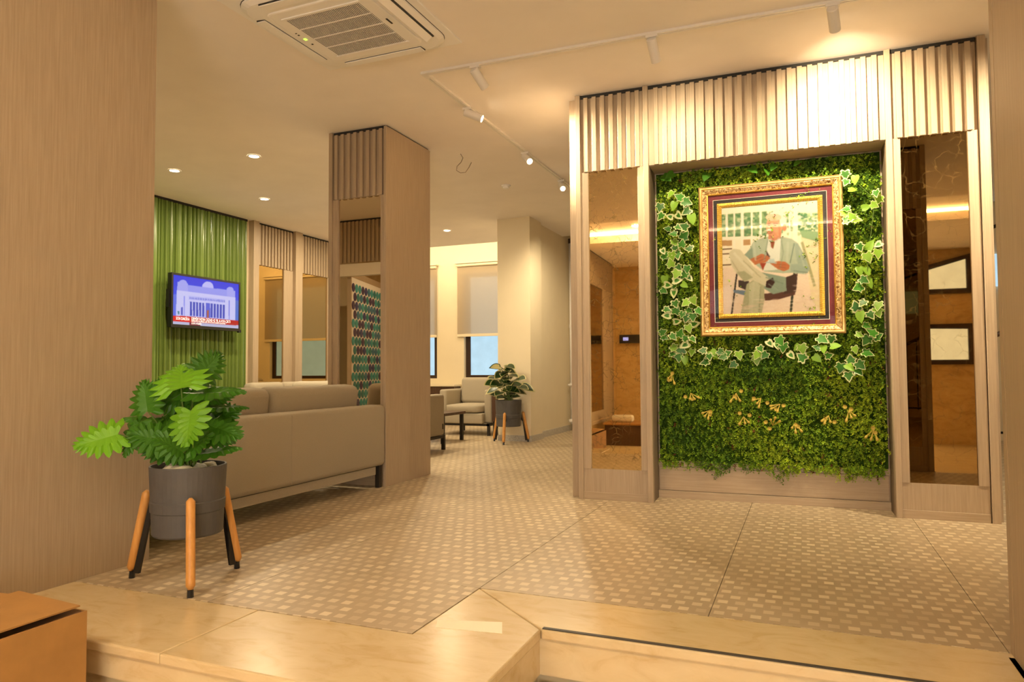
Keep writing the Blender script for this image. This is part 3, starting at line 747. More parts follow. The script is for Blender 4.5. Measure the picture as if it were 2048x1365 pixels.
# ragged lower fringe
nF = 420
cx_ = np.r_[cx_, rs.uniform(X0+.02, X1-.02, nF)]; fr = .5+.5*np.sin(cx_[-nF:]*23)*np.sin(cx_[-nF:]*9+1)
cz = np.r_[cz, Z0+.02-rs.uniform(0, 1, nF)*(.02+.085*fr**2)]
nS += nF
cyv = -.012-.055*bump2(cx_, cz)*rs.uniform(.5, 1.1, nS)
patch = .5+.5*np.sin(cx_*5.2+2*np.sin(cz*3.1))*np.cos(cz*4.3+cx_*2)
kind = rs.uniform(0, 1, nS)
verts = []; faces = []; cols = []
pal = [np.array((.13, .25, .014)), np.array((.23, .36, .018)), np.array((.34, .46, .024)), np.array((.055, .13, .010))]
vv = []; cc = []
for i in range(nS):
    m_ = 11
    out = np.array([rs.normal(0, .5), -1, rs.normal(-.25, .5)]); out /= np.linalg.norm(out)
    ln = rs.uniform(.025, .058)
    a = np.cross(out, [0.3, .2, 1]); a /= np.linalg.norm(a); b_ = np.cross(out, a)
    t = np.linspace(.15, 1, m_)
    base_ = np.array([cx_[i], cyv[i]+.035, cz[i]]) + out*ln*t[:, None] + np.array([0, 0, -1])*(t[:, None]**2)*ln*.35
    ang = np.arange(m_)*2.4+rs.uniform(0, 6)
    side = np.cos(ang)[:, None]*a+np.sin(ang)[:, None]*b_
    dirv = side*.9+out*.5+rs.normal(0, .25, (m_, 3)); dirv /= np.linalg.norm(dirv, axis=1)[:, None]
    wv = np.cross(dirv, out+rs.normal(0, .4, (m_, 3))); wv /= np.linalg.norm(wv, axis=1)[:, None]
    L_ = rs.uniform(.008, .015, (m_, 1)); Wd = L_*rs.uniform(.28, .42, (m_, 1))
    q = np.stack([base_, base_+dirv*L_*.5+wv*Wd, base_+dirv*L_, base_+dirv*L_*.5-wv*Wd], 1)
    vv.append(q.reshape(-1, 3))
    p = patch[i]*.55+kind[i]*.5
    c0 = pal[2] if p > .78 else pal[1] if p > .5 else pal[0] if p > .22 else pal[3]
    if kind[i] > .985: c0 = np.array((.13, .035, .015))
    c1 = c0*rs.uniform(.55, 1.4)
    cc.append(np.tile(c1, (m_*4, 1))*np.repeat(rs.uniform(.8, 1.25, (m_, 1)), 4, 0))
vv = np.concatenate(vv); cc = np.concatenate(cc)
vv[:, 0] = np.clip(vv[:, 0], X0-.010, X1+.012); vv[:, 1] = np.minimum(vv[:, 1], -.002); vv[:, 2] = np.minimum(vv[:, 2], 2.08)
# mossy cushion under the sprigs
gx, gz = np.meshgrid(np.linspace(X0, X1, 90), np.linspace(Z0+.01, Z1, 120))
gy = -.004-.022*bump2(gx, gz)*rs.uniform(.2, 1.0, gx.shape)
gv = np.stack([gx, gy, gz], -1).reshape(-1, 3); nb = len(vv)
gi_ = np.arange(gx.size).reshape(gx.shape)+nb
gf = np.stack([gi_[:-1, :-1], gi_[:-1, 1:], gi_[1:, 1:], gi_[1:, :-1]], -1).reshape(-1, 4)
fq = np.arange(nb).reshape(-1, 4)
me = bpy.data.meshes.new('foliage'); me.from_pydata(np.concatenate([vv, gv]).tolist(), [], np.concatenate([fq, gf]).tolist())
ca = me.color_attributes.new('col', 'FLOAT_COLOR', 'POINT')
gcol = np.tile(np.array((.030, .065, .008)), (len(gv), 1))*rs.uniform(.6, 1.3, (len(gv), 1))
allc = np.concatenate([cc, gcol]); ca.data.foreach_set('color', np.concatenate([allc, np.ones((len(allc), 1))], 1).ravel())
me.materials.append(M['foliage']); me.materials.append(M['moss'])
me.polygons.foreach_set('material_index', [0]*len(fq)+[1]*len(gf))
fo = link('foliage', me, pw); fo['kind'] = 'stuff'

def star_leaf(outline, inner=.74, fold=.12, names=('ivy_green', 'ivy_cream'), mname='leaf', centre=(0, .42)):
    """leaf in its xy plane, base at the origin, tip at +y, length 1; centre green, margin cream"""
    mb = MB(); n = len(outline); c = Vector((centre[0], centre[1], 0))
    z = lambda x, y: fold*abs(x)*1.2-.10*(y-.3)**2
    mb.v.append((c.x, c.y, z(c.x, c.y)))
    for x, y in outline:
        p = c+(Vector((x, y, 0))-c)*inner; mb.v.append((p.x, p.y, z(p.x, p.y)))
    for x, y in outline: mb.v.append((x, y, z(x, y)))
    for i in range(n):
        j = (i+1) % n
        mb.cur = 0; mb.quad(0, 1+i, 1+j)
        mb.cur = 1; mb.quad(1+i, 1+n+i, 1+n+j, 1+j)
    return mb.mesh(mname, list(names), smooth=True)
half = [(.06, .02), (.26, -.10), (.44, .05), (.36, .22), (.56, .42), (.30, .52), (.20, .74)]
IVO = [(0, .06)]+half+[(0, 1.0)]+[(-x, y) for x, y in reversed(half)]
half2 = [(.08, -.02), (.30, -.06), (.40, .16), (.38, .36), (.30, .58), (.16, .80)]
HTO = [(0, .05)]+half2+[(0, 1.0)]+[(-x, y) for x, y in reversed(half2)]
IVY = [star_leaf(IVO, .85), star_leaf(IVO, .74), star_leaf(IVO, .86, names=('ivy_lime', 'ivy_cream')), star_leaf(HTO, .80, names=('ivy_lime', 'ivy_lime')), star_leaf(HTO, .50, names=('ivy_green', 'ivy_cream'))]
def orient(o, loc, axis, nrm, size):
    ax = Vector(axis).normalized(); nn = Vector(nrm); nn = (nn-ax*nn.dot(ax)).normalized(); xx = ax.cross(nn)
    m_ = Matrix((xx, ax, nn)).transposed().to_4x4(); m_.translation = Vector(loc)
    o.matrix_local = m_ @ Matrix.Scale(size, 4)
YIV = 4.952
def ivy(pxs, label, vines):
    root = thing('ivy_garland', label, 'ivy', on_y(*pxs[0], YIV), 0, 'ivy garlands on the plant wall')
    o3 = root.location
    for vi in vines:
        obj('vine', MB().tube([on_y(x, y, YIV+.012)-o3 for x, y in vi], .0025, 5), 'stem', root)
    for x, y in pxs:
        p = on_y(x, y, YIV+rnd.uniform(-.012, .016))-o3
        a = rnd.uniform(0, 2*math.pi) if rnd.random() < .35 else rnd.gauss(-math.pi/2, .9)
        ax = (math.cos(a), rnd.uniform(-.35, .1), math.sin(a)); sz = rnd.uniform(.055, .080)
        l = link('leaf', IVY[rnd.choice((0, 0, 0, 1, 1, 2, 2, 3, 4))], root)
        nr = (rnd.gauss(.0, .35), -1, rnd.gauss(.35, .35))
        axv = Vector(ax).normalized(); orient(l, Vector(p)-axv*sz*.45, axv, nr, sz)
ivL = [(1290+x/3.03, 290+y/3.03) for x, y in [(155,300),(205,315),(255,348),(90,380),(175,370),(95,435),(150,435),(205,430),(250,405),(285,450),(135,510),(205,500),(235,495),(170,540),(240,550),(180,595),(225,597),(180,630),(265,630),(110,645),(125,675),(165,675),(195,668),(155,715),(205,745),(255,755),(190,785),(235,790),(120,820),(195,822),(270,810),(140,850),(240,850),(180,850),(115,885),(175,900),(185,965),(245,960),(295,945),(135,1000),(190,1000),(270,1008),(325,1010),(130,1035),(225,1030),(195,1070),(250,1050),(290,1045),(300,1085),(265,1115),(215,1140),(110,1135),(120,1170),(170,1165),(240,1170),(290,1180),(180,1235),(240,1215),(215,1245),(285,1260),(170,1270),(205,1290),(240,1305)]]
ivR = [(min(1670+x/2.73, 1756), 290+y/2.73) for x, y in [(56,165),(58,205),(110,190),(95,245),(60,350),(58,380),(70,412),(90,390),(120,410),(225,265),(245,300),(215,330),(170,340),(135,560),(190,550),(235,545),(180,615),(240,595),(135,690),(175,690),(160,740),(185,755),(125,780),(150,865),(115,880),(270,880),(235,915),(195,930),(140,940),(175,990),(200,1025),(135,1040),(235,1045),(170,1070),(110,1120),(180,1140),(85,1170),(30,1220),(80,1215),(140,1205),(75,1265),(130,1240)]]
ivB = [(1280+x/3.174, 620+y/3.174) for x, y in [(395,260),(410,335),(440,300),(470,280),(515,270),(560,275),(525,300),(590,350),(630,290),(765,250),(740,290),(790,290),(740,320),(825,215),(890,200),(910,240),(870,230),(960,290),(1025,300),(995,240),(1030,250),(1120,240),(1160,190),(1165,250),(1215,190),(1240,230),(1200,290),(1125,310)]]
ivy(ivL, 'variegated ivy strand hanging left of the gilt portrait frame', [[(1352, 385), (1360, 470), (1345, 560), (1372, 640), (1350, 720)]])
ivy(ivR, 'variegated ivy strand hanging right of the gilt portrait frame', [[(1692, 345), (1750, 400), (1738, 500), (1730, 600), (1745, 660), (1705, 750)]])
ivy(ivB, 'variegated ivy strand draped below the gilt portrait frame', [[(1400, 710), (1460, 712), (1540, 700), (1600, 710), (1670, 690)]])
# a few broad philodendron leaves at the top of the panel
for x, y, sz in ((1325, 352, .09), (1348, 346, .08), (1416, 346, .085), (1500, 336, .075), (1532, 338, .07), (1550, 328, .07), (1600, 322, .06)):
    l = link('broad_leaf', star_leaf(HTO, .8, names=('leaf_dark', 'leaf_dark'), mname='broad_leaf'), pw)
    p = on_y(x, y, 4.985); q = Matrix.Rotation(-UA, 3, 'Z') @ (p-U(1.267, .24, .22))
    orient(l, q, (rnd.uniform(-1, 1), -.4, -.6), (rnd.gauss(0, .3), -1, .6), sz)

# yellow artificial flower sprigs
sprigs = [(1343, 752, -.2, 'upper left, beside the oak post'), (1381, 790, .6, 'left, below the ivy'), (1418, 825, -.5, 'left of centre, low'), (1472, 790, .1, 'below the ivy, slim upright buds'), (1487, 837, .2, 'left of centre, lower row'), (1522, 800, -.6, 'centre, largest cluster'), (1545, 855, 2.8, 'centre, small, lower row'), (1560, 812, -.9, 'right of centre, long buds'), (1590, 850, .1, 'right of centre, two round blooms above'), (1657, 835, -.4, 'right, three long buds'), (1698, 825, .2, 'right, upper'), (1748, 863, -.3, 'rightmost, near the oak post')]
for x, y, ang, wh in sprigs:
    c = on_y(x, y, 4.958); r = thing('flower_sprig', 'yellow flower sprig on the plant wall, '+wh, 'flower', c, 0, 'yellow flower sprigs')
    for k, da in enumerate((-.55, 0, .5)):
        a = -math.pi/2+ang+da+rnd.uniform(-.15, .15); ln = rnd.uniform(.045, .085)
        d = Vector((math.cos(a), -.45, math.sin(a))).normalized()
        obj('bud', MB().tube([Vector((0, .01, .01))+d*ln*t for t in (0, .3, .6, .8, .92, 1)], [.002, .003, .004, .0085, .0085, .002], 8), 'yellow', r, smooth=True)
    for k in range(2):
        o_ = Vector((rnd.uniform(-.045, .045), -.006, rnd.uniform(-.03, .04))); mb = MB()
        for j in range(9):
            t = 2*math.pi*j/9; d = Vector((math.cos(t), -.35, math.sin(t))); s_ = Vector((-math.sin(t), 0, math.cos(t)))
            mb.poly([o_, o_+d*.008+s_*.004, o_+d*.016, o_+d*.008-s_*.004])
        obj('bloom', mb, 'yellow', r)

# ================================================================== SOFAS
def sofa(name, label, cat, Ln, loc, rz, n, D=.84, arms=(True, True), group='beige lounge seating', cush_h=.79, tagp=False):
    """local: x along the length, rear face at y=0, seat faces +y"""
    T = thing(name, label, cat, loc, rz, group)
    h = Ln/2; aw = .12
    obj('backrest', rbox(-h, h, 0, .15, .17, .64, .035), 'fabric', T, smooth=True)
    for s, on in ((-1, arms[0]), (1, arms[1])):
        if on: obj('armrest', rbox(min(s*h, s*(h-aw)), max(s*h, s*(h-aw)), .12, D-.10, .17, .635, .03), 'fabric', T, smooth=True)
    obj('seat_base', rbox(-h+aw*.9, h-aw*.9, .12, D-.02, .165, .31, .02), 'fabric', T, smooth=True)
    obj('base_board', B(-h+.10, h-.10, .03, .05, .108, .168), 'fabric', T)
    obj('frame_rail', MB().box(-h+.02, h-.02, D-.09, D-.05, .135, .165).box(-h+.02, -h+.06, .08, D-.05, .135, .165).box(h-.06, h-.02, .08, D-.05, .135, .165), 'dark_metal', T)
    for sx in (-1, 1):
        for yy in (.03, D-.09):
            x = sx*(h-.035)
            obj('leg', B(x-.018, x+.018, yy, yy+.036, 0, .17), 'dark_metal', T)
    cw = (Ln-2*aw)/n
    for i in range(n):
        x0 = -h+aw+i*cw
        obj('seat_cushion', rbox(x0+.006, x0+cw-.006, .14, D, .31, .43, .03, puff=.006), 'fabric', T, smooth=True)
        c = obj('back_cushion', rbox(x0+.004, x0+cw-.004, -.085, .085, 0, cush_h-.42, .055, seg=5), 'fabric', T, smooth=True, loc=(0, .27, .42))
        c.rotation_euler = (math.radians(6), 0, 0)
        sm = MB(); x1 = x0+cw
    if n > 1 and name == 'sofa':
        obj('back_seam', B(-.002, .002, -.0015, .001, .18, .62), 'fabric', T)
    if tagp:
        obj('fabric_tag', B(h-.004, h+.006, D-.16, D-.145, .24, .30), 'black', T)
    return T
# near sofa with its back to the camera, running along +Y, facing -X
s1 = sofa('sofa', 'long beige fabric sofa seen from behind, beside the left oak pier', 'sofa', 2.20, (-3.025, 3.655, 0), math.radians(90), 2, arms=(True, False), cush_h=.80)
sofa('sofa', 'beige sofa facing the windows, its end showing right of the mirror pillar', 'sofa', 1.82, (-4.71, 6.45, 0), 0, 2, D=.85, tagp=True)
sofa('sofa', 'beige sofa along the far left wall below the tall mirrors', 'sofa', 2.0, (-6.50, 7.62, 0), math.radians(-90), 3, cush_h=.77)
sofa('armchair', 'beige fabric armchair under the window by the cream column', 'armchair', .82, (-4.41, 9.72, 0), math.radians(180), 1, D=.86, cush_h=.80)

T = thing('coffee_table', 'low dark coffee table in front of the armchair', 'table', (-4.55, 8.05, 0))
obj('table_top', B(-.45, .45, -.3, .3, .34, .375), 'walnut', T, bevel=.004)
for sx in (-1, 1):
    for s2 in (-1, 1): obj('leg', B(sx*.41-.02, sx*.41+.02, s2*.26-.02, s2*.26+.02, 0, .34), 'dark_metal', T)
T = thing('side_cabinet', 'dark brown side cabinet between the armchair and the variegated plant', 'cabinet', (-3.85, 9.25, 0))
obj('body', B(-.13, .10, -.33, .30, .20, .60), 'walnut', T, bevel=.004)
obj('label_plate', B(.1, .103, -.25, -.22, .40, .46), 'white_plastic', T)
for sx in (-.11, .08):
    for s2 in (-.30, .27): obj('leg', B(sx-.012, sx+.012, s2-.012, s2+.012, 0, .20), 'dark_metal', T)
T = thing('sill_shelf', 'low dark shelf with pale top along the window wall', 'shelf', (-5.98, 10.66, 0))
obj('shelf_top', B(-.6, .60, -.13, .13, .64, .668), 'cream', T)
obj('shelf_body', B(-.58, .58, -.10, .13, .0, .64), 'walnut', T)

# ================================================================== POT STANDS AND PLANTS
def frame_axes(c):
    d = Vector((c[0], c[1], 0)).normalized(); r = Vector((d.y, -d.x, 0)); return d, r
def pot_stand(T, feet, c, R=.156, zt=.50, zb=.205):
    """feet and centre in the thing's own coordinates"""
    Rb = R-.013; zm = .305
    obj('pot', MB().lathe([(Rb-.006, zb), (Rb, zb+.008), (Rb+.003, zm), (Rb+.007, zm+.003), (Rb+.009, zm+.045), (Rb+.006, zm+.049), (R, zt-.004), (R-.002, zt), (R-.008, zt), (R-.012, zt-.05)], seg=48, cap1=False), 'grey_pot', T, smooth=False)
    obj('soil', MB().lathe([(R-.011, zt-.05), (R-.011, zt-.045)], seg=32), 'soil', T)
    for f in feet:
        f = Vector(f); d = f.normalized()
        top = d*(f.length-.075)+Vector((0, 0, .385)); bot = f+Vector((0, 0, .032)); ax = (top-bot)
        n = 24; pts = []; rr = []
        for i in range(n+1):
            t = i/n; pts.append(bot+ax*t); rr.append(.0182*min(1, (t*40)**.5*.5+.5, ((1-t)*60)**.5*.7+.3))
        lg = obj('leg', MB().tube(pts, rr, 14), 'beech', T, smooth=True)
        # dark bracket running inside the leg and out to the pot wall
        mb = MB(); s_ = Vector((-d.y, d.x, 0))*.007
        i0 = bot-d*.016+Vector((0, 0, -.01)); i1 = top-d*.018-Vector((0, 0, .04))
        pin = d*(R-.012)+Vector((0, 0, .355)); pin2 = d*(R-.012)+Vector((0, 0, .29)); w = d*.028
        for sg in (1, -1):
            for p in (i0, i0-w, pin2+d*.035-Vector((0, 0, .03)), pin2, pin, i1): mb.v.append(tuple(p+s_*sg))
        mb.quad(0, 1, 2, 3, 4, 5); mb.quad(11, 10, 9, 8, 7, 6)
        for i in range(6): mb.quad(i, 6+i, 6+(i+1) % 6, (i+1) % 6)
        obj('bracket', mb, 'dark_metal', lg)
        obj('foot', MB().tube([f-d*.006, f-d*.008+Vector((0, 0, .030))], [.013, .012], 8), 'black', lg)

PC = Vector((-2.489, 2.334, 0))
p1 = thing('potted_plant', 'large green split-leaf plant in a grey pot on wooden tripod legs by the left pier', 'plant', PC)
pot_stand(p1, [(-2.755-PC.x, 2.273-PC.y, 0), (-2.285-PC.x, 2.160-PC.y, 0), (-2.425-PC.x, 2.566-PC.y, 0)], PC)
def ico(r, sub=2):
    bm = bmesh.new(); bmesh.ops.create_icosphere(bm, subdivisions=sub, radius=r); mb = MB(); bm.verts.index_update()
    mb.v = [tuple(v.co) for v in bm.verts]
    for f in bm.faces: mb.quad(*[v.index for v in f.verts])
    bm.free(); return mb
pm = ico(1).mesh('pebble', 'pebble', smooth=True)
for k in range(17):
    a = rnd.uniform(0, 6.28); r = rnd.uniform(.05, .118); o = link('pebble', pm, p1, (r*math.cos(a), r*math.sin(a), .478+rnd.uniform(0, .012)))
    s_ = rnd.uniform(.018, .032); o.scale = (s_*1.3, s_, s_*.75); o.rotation_euler = (0, 0, rnd.uniform(0, 3))

def split_leaf(n=8, w=1.0):
    """deeply lobed fan-like leaf: base at origin, tip +y, unit length; every rib a pleat"""
    mb = MB(); K = n*4+1
    ls = [.50, .56, .58, .56, .50, .42, .32, .20]
    for sgn in (1, -1):
        n0 = len(mb.v)
        for i in range(K):
            t = i/(K-1); f = t*(len(ls)-1); j = min(int(f), len(ls)-2); l = (ls[j]*(1-f+j)+ls[j+1]*(f-j))*w
            tooth = abs(((i/4) % 1)-.5)*2
            l *= 1-.34*tooth**1.4
            th = math.radians(128*(1-t)**1.25+14*t)
            yb = .86*t
            if i == K-1: l, th = .16, 0
            pl = .018 if i % 4 in (1, 2) else -.006
            for q, zz in ((0, 0), (.5, .045+pl*.6-.04*t), (1, .03+pl-.13*l-.06*t)):
                mb.v.append((sgn*l*q*math.sin(th), yb+l*q*math.cos(th), zz))
        for i in range(K-1):
            for j in range(2):
                a = n0+i*3+j
                mb.quad(*((a, a+1, a+4, a+3) if sgn > 0 else (a, a+3, a+4, a+1)))
    return mb
LV = {('L', k): split_leaf(w=w_).mesh('leaf', 'leaf_light', smooth=False) for k, w_ in enumerate((1.0, .85))}
LV.update({('D', k): split_leaf(w=w_).mesh('leaf', 'leaf_dark', smooth=False) for k, w_ in enumerate((1.0, .85))})
D0 = 3.106
vdir = FWD
# (base px, tip px, depth offset base, tip, kind, facing: camera weight / up weight, width class)
leaves = [
 ((236, 869), (166, 889), -.10, -.16, 'L', (.8, .5), 0), ((295, 823), (288, 772), -.02, .02, 'D', (.9, -.1), 0),
 ((362, 777), (360, 735), -.06, .10, 'L', (.55, .8), 0), ((400, 752), (428, 720), .08, .14, 'D', (.8, -.2), 0),
 ((381, 822), (374, 876), -.16, -.24, 'L', (.9, .35), 0), ((386, 786), (481, 783), .02, -.02, 'D', (.25, 1), 1),
 ((421, 816), (492, 815), .03, .05, 'D', (.15, 1), 1), ((414, 850), (476, 872), -.02, -.05, 'D', (.55, .8), 0),
 ((398, 908), (476, 897), -.05, -.06, 'D', (.22, 1), 1), ((332, 884), (282, 872), -.08, -.12, 'D', (.8, .5), 0),
 ((366, 905), (332, 886), -.10, -.16, 'D', (.8, .5), 1), ((278, 848), (256, 896), -.06, -.10, 'D', (.35, .3), 1),
 ((318, 846), (274, 840), .0, -.02, 'D', (.3, .9), 1), ((362, 802), (322, 790), .06, .10, 'D', (.7, .3), 0),
 ((372, 806), (398, 786), .10, .16, 'D', (.7, .3), 0), ((340, 800), (310, 766), .12, .18, 'D', (.8, .1), 0),
 ((414, 846), (462, 826), .06, .08, 'D', (.75, .4), 0), ((372, 902), (410, 878), -.06, -.08, 'D', (.6, .6), 1),
 ((400, 872), (446, 880), -.02, .0, 'D', (.5, .8), 1), ((352, 862), (322, 850), -.02, .02, 'D', (.7, .5), 0),
 ((398, 800), (446, 792), .08, .12, 'D', (.5, .7), 0), ((350, 905), (300, 900), -.04, -.06, 'D', (.6, .6), 1),
 ((384, 860), (420, 836), .02, .06, 'D', (.7, .4), 0), ((360, 850), (356, 810), .05, .08, 'D', (.8, .3), 0)]
for bp_, tp_, db, dt, kd, (wc, wu), wi in leaves:
    b0 = at_depth(*bp_, D0+db)-PC; t0 = at_depth(*tp_, D0+dt)-PC; ax = t0-b0
    nr = -FWD*wc+Vector((0, 0, 1))*wu+RGT*rnd.uniform(-.15, .15)
    l = link('leaf', LV[(kd, wi)], p1)
    nn = nr - ax.normalized()*nr.dot(ax.normalized())
    orient(l, b0, ax, nn, max(.165, ax.length*1.2) if kd == 'L' else max(.150, ax.length*1.08))
    root0 = Vector((rnd.uniform(-.045, .045), rnd.uniform(-.045, .045), .455))
    mid = root0.lerp(b0, .55)+Vector((0, 0, .05)); pts = []
    for i in range(8):
        t = i/7; pts.append(root0*(1-t)**2+mid*2*t*(1-t)+b0*t*t)
    obj('stem', MB().tube(pts, [.0045-.002*i/7 for i in range(8)], 6), 'stem', p1, smooth=True)

PD = Vector((-3.426, 8.187, 0))
p2 = thing('potted_plant', 'variegated round-leaved plant in a grey pot on wooden tripod legs by the cream column', 'plant', PD)
pot_stand(p2, [(-3.674-PD.x, 8.295-PD.y, 0), (-3.376-PD.x, 7.905-PD.y, 0), (-3.229-PD.x, 8.365-PD.y, 0)], PD, R=.165, zt=.53)
for k in range(9):
    a = rnd.uniform(0, 6.28); r = rnd.uniform(.03, .12); o = link('pebble', pm, p2, (r*math.cos(a), r*math.sin(a), .50)); s_ = rnd.uniform(.02, .03); o.scale = (s_*1.3, s_, s_*.8)
HO = [star_leaf(HTO, .76, names=('hoya_green', 'hoya_cream')), star_leaf(HTO, .84, names=('hoya_green', 'hoya_cream')), star_leaf(HTO, .8, names=('hoya_cream', 'hoya_green'))]
D2 = FWD.dot(PD-CAM)
hp = [(990, 735, 2), (1005, 742, 0), (1022, 742, 0), (1028, 752, 0), (998, 752, 1), (1010, 758, 1), (985, 757, 0), (1035, 760, 0), (990, 770, 1), (1003, 772, 0), (1020, 768, 0), (1048, 776, 1), (1058, 777, 0), (983, 782, 0), (996, 788, 1), (1012, 782, 0), (1028, 780, 1), (1040, 784, 0), (1000, 795, 1), (1015, 798, 0), (1030, 792, 1), (990, 790, 0), (1006, 764, 1), (1018, 756, 0), (1036, 770, 1), (1022, 734, 1), (1043, 758, 1), (980, 768, 1), (1024, 788, 1), (1008, 748, 1)]
for x, y, kd in hp:
    p = at_depth(x, y, D2+rnd.uniform(-.18, .06))-PD; p.y = min(p.y, .09); out = Vector((p.x, p.y, 0)); out = out.normalized() if out.length > .02 else Vector((0, -1, 0))
    sz = rnd.uniform(.15, .21); ax = (out*1.0+Vector((0, 0, rnd.uniform(-.5, .15)))-FWD*.2).normalized()
    l = link('leaf', HO[kd], p2); b0 = p-ax*sz*.5
    orient(l, b0, ax, Vector((0, 0, .9))-FWD*rnd.uniform(.3, .9)+RGT*rnd.uniform(-.3, .3), sz)
    root0 = Vector((rnd.uniform(-.05, .05), rnd.uniform(-.05, .05), .50)); mid = root0.lerp(b0, .5)+Vector((0, 0, .08))
    obj('stem', MB().tube([root0*(1-t)**2+mid*2*t*(1-t)+b0*t*t for t in (0, .25, .5, .75, 1)], .004, 5), 'stem', p2)

# ================================================================== CEILING CASSETTE AIR CONDITIONER
ac = thing('air_conditioner', 'white square cassette air conditioner set in the ceiling', 'air conditioner', (-2.327, 3.255, CEIL), math.radians(-.5))
def rrect(w, r, n=6):
    p = []
    for cx, cyy, a0 in ((w-r, w-r, 0), (-w+r, w-r, 90), (-w+r, -w+r, 180), (w-r, -w+r, 270)):
        for i in range(n+1):
            a = math.radians(a0+90*i/n); p.append((cx+r*math.cos(a), cyy+r*math.sin(a)))
    return p
def stack(rings):
    mb = MB(); n = len(rings[0][0])
    for pts, z in rings: mb.v += [(x, y, z) for x, y in pts]
    for k in range(len(rings)-1):
        for i in range(n): mb.quad(k*n+i, (k+1)*n+i, (k+1)*n+(i+1) % n, k*n+(i+1) % n)
    mb.quad(*[(len(rings)-1)*n+i for i in reversed(range(n))]); return mb
obj('ceiling_plate', B(-.48, .48, -.475, .475, -.012, 0), 'white_plastic', ac, bevel=.003)
obj('panel_shade_ring', stack([(rrect(.433, .121), -.012), (rrect(.433, .121), -.0145)]), 'grey_pot', ac)  # grey ring painted in for the shade the panel casts on its plate
obj('panel', stack([(rrect(.43, .12), -.0146), (rrect(.43, .12), -.026), (rrect(.405, .11), -.040), (rrect(.345, .07), -.046)]), 'white_plastic', ac)
obj('intake_panel', stack([(rrect(.315, .05), -.046), (rrect(.312, .05), -.052), (rrect(.305, .045), -.054)]), 'white_plastic', ac)
obj('filter', B(-.235, .235, -.235, .235, -.0560, -.054), 'soil', ac)
gm = B(-.0021, .0021, -.237, .237, -.0580, -.0562).mesh('grille_bar', 'white_plastic')
for k in range(44): link('grille_bar', gm, ac, (-.232+k*.0108, 0, 0))
gm2 = B(-.237, .237, -.004, .004, -.0590, -.0550).mesh('grille_divider', 'white_plastic')
for x in (-.237, -.118, 0, .118, .237): link('grille_divider', gm2, ac, (0, x, 0))
obj('grille_frame', B(-.25, .25, -.25, -.237, -.060, -.054), 'white_plastic', ac); obj('grille_frame', B(-.25, .25, .237, .25, -.060, -.054), 'white_plastic', ac)
for k in range(4):
    q = Matrix.Rotation(math.pi/2*k, 4, 'Z')
    lo = obj('air_slot', B(-.27, .27, .345, .402, -.0475, -.040), 'black', ac); lo.matrix_local = q
    if k == 3:      # the +X side blows: its flap hangs open
        fl = obj('louvre', B(-.265, .265, -.022, .022, -.003, .003), 'white_plastic', ac); fl.matrix_local = q @ Matrix.Translation((0, .374, -.058)) @ Matrix.Rotation(math.radians(38), 4, 'X')
    else:
        fl = obj('louvre', B(-.268, .268, .347, .400, -.054, -.0475), 'white_plastic', ac, bevel=.002); fl.matrix_local = q
M['acled'] = plain('green_led', (.3, .75, .05), .4, emit=1.5)
obj('indicator_light', B(-.29, -.275, -.02, .0, -.0565, -.0535), 'acled', ac)
obj('sensor', MB().box(-.29, -.28, .05, .06, -.056, -.0535).box(-.29, -.28, -.07, -.06, -.056, -.0535).box(-.29, -.28, -.09, -.085, -.056, -.0535), 'dark_metal', ac)
obj('emblem', B(.27, .28, -.03, .03, -.0562, -.0535), 'dark_metal', ac)

# ================================================================== TRACKS AND SPOTLIGHTS
def track(label, p, q):
    p, q = Vector(p), Vector(q); o = thing('light_track', label, 'light track', p)
    d = (q-p).normalized(); s_ = Vector((-d.y, d.x, 0)); mb = MB(); ln = (q-p).length
    for off0, off1, z0 in ((-.018, -.004, -.016), (.004, .018, -.016), (-.005, .005, -.006)):
        a = [d*0+s_*off0, d*ln+s_*off0, d*ln+s_*off1, d*0+s_*off1]
        n = len(mb.v); mb.v += [(v.x, v.y, z0) for v in a]+[(v.x, v.y, 0) for v in a]
        for qd in ((0, 1, 2, 3), (4, 7, 6, 5), (0, 4, 5, 1), (1, 5, 6, 2), (2, 6, 7, 3), (3, 7, 4, 0)): mb.quad(*[n+i for i in qd])
    obj('rail', mb, 'white_metal', o); obj('end_cap', B(-.02, .02, -.02, .02, -.018, 0), 'white_metal', o)
    return o
track('white ceiling light track running in front of the feature panelling', (-2.268, 4.026, CEIL), (2.6, 4.16, CEIL))
track('white ceiling light track running back toward the cream column', (-2.268, 4.068, CEIL), (-2.268, 7.85, CEIL))
def spotlight(label, loc, aim, energy, ang=36, lens='led', blend=.55):
    o = thing('track_spotlight', label, 'spotlight', (loc[0], loc[1], CEIL), 0, 'track spotlights')
    obj('adapter', MB().box(-.035, .035, -.016, .016, -.030, -.014).tube([(0, 0, -.03), (0, 0, -.062)], .006, 8), 'white_metal', o)
    top = Vector((0, 0, -.055)); d = (Vector(aim)-Vector(loc)).normalized()
    a = top-d*.022; e = top+d*.118
    obj('body', MB().tube([a, a+d*.003, e], [.026, .0295, .0295], 24), 'white_metal', o, smooth=False)
    obj('lens', MB().tube([e-d*.004, e+d*.0015], .024, 20), lens, o)
    lw_ = Vector(loc)+e+d*.012
    lamp('spot_lamp', 'SPOT', lw_, energy, WARM, lw_+d, spot_size=math.radians(ang), spot_blend=blend, shadow_soft_size=.025)
spotlight('white track spotlight nearest the track corner, above the left tall mirror', (-1.905, 4.036, CEIL), (-1.78, 4.38, 2.56), 27, 120, blend=.9)
spotlight('white track spotlight above the portrait', (-.781, 4.067, CEIL), (-.74, 4.50, 2.44), 32, 125, blend=.9)
spotlight('white track spotlight above the right side of the portrait, brightest on the slats', (.182, 4.093, CEIL), (.25, 4.60, 2.58), 80, 105, blend=.9)
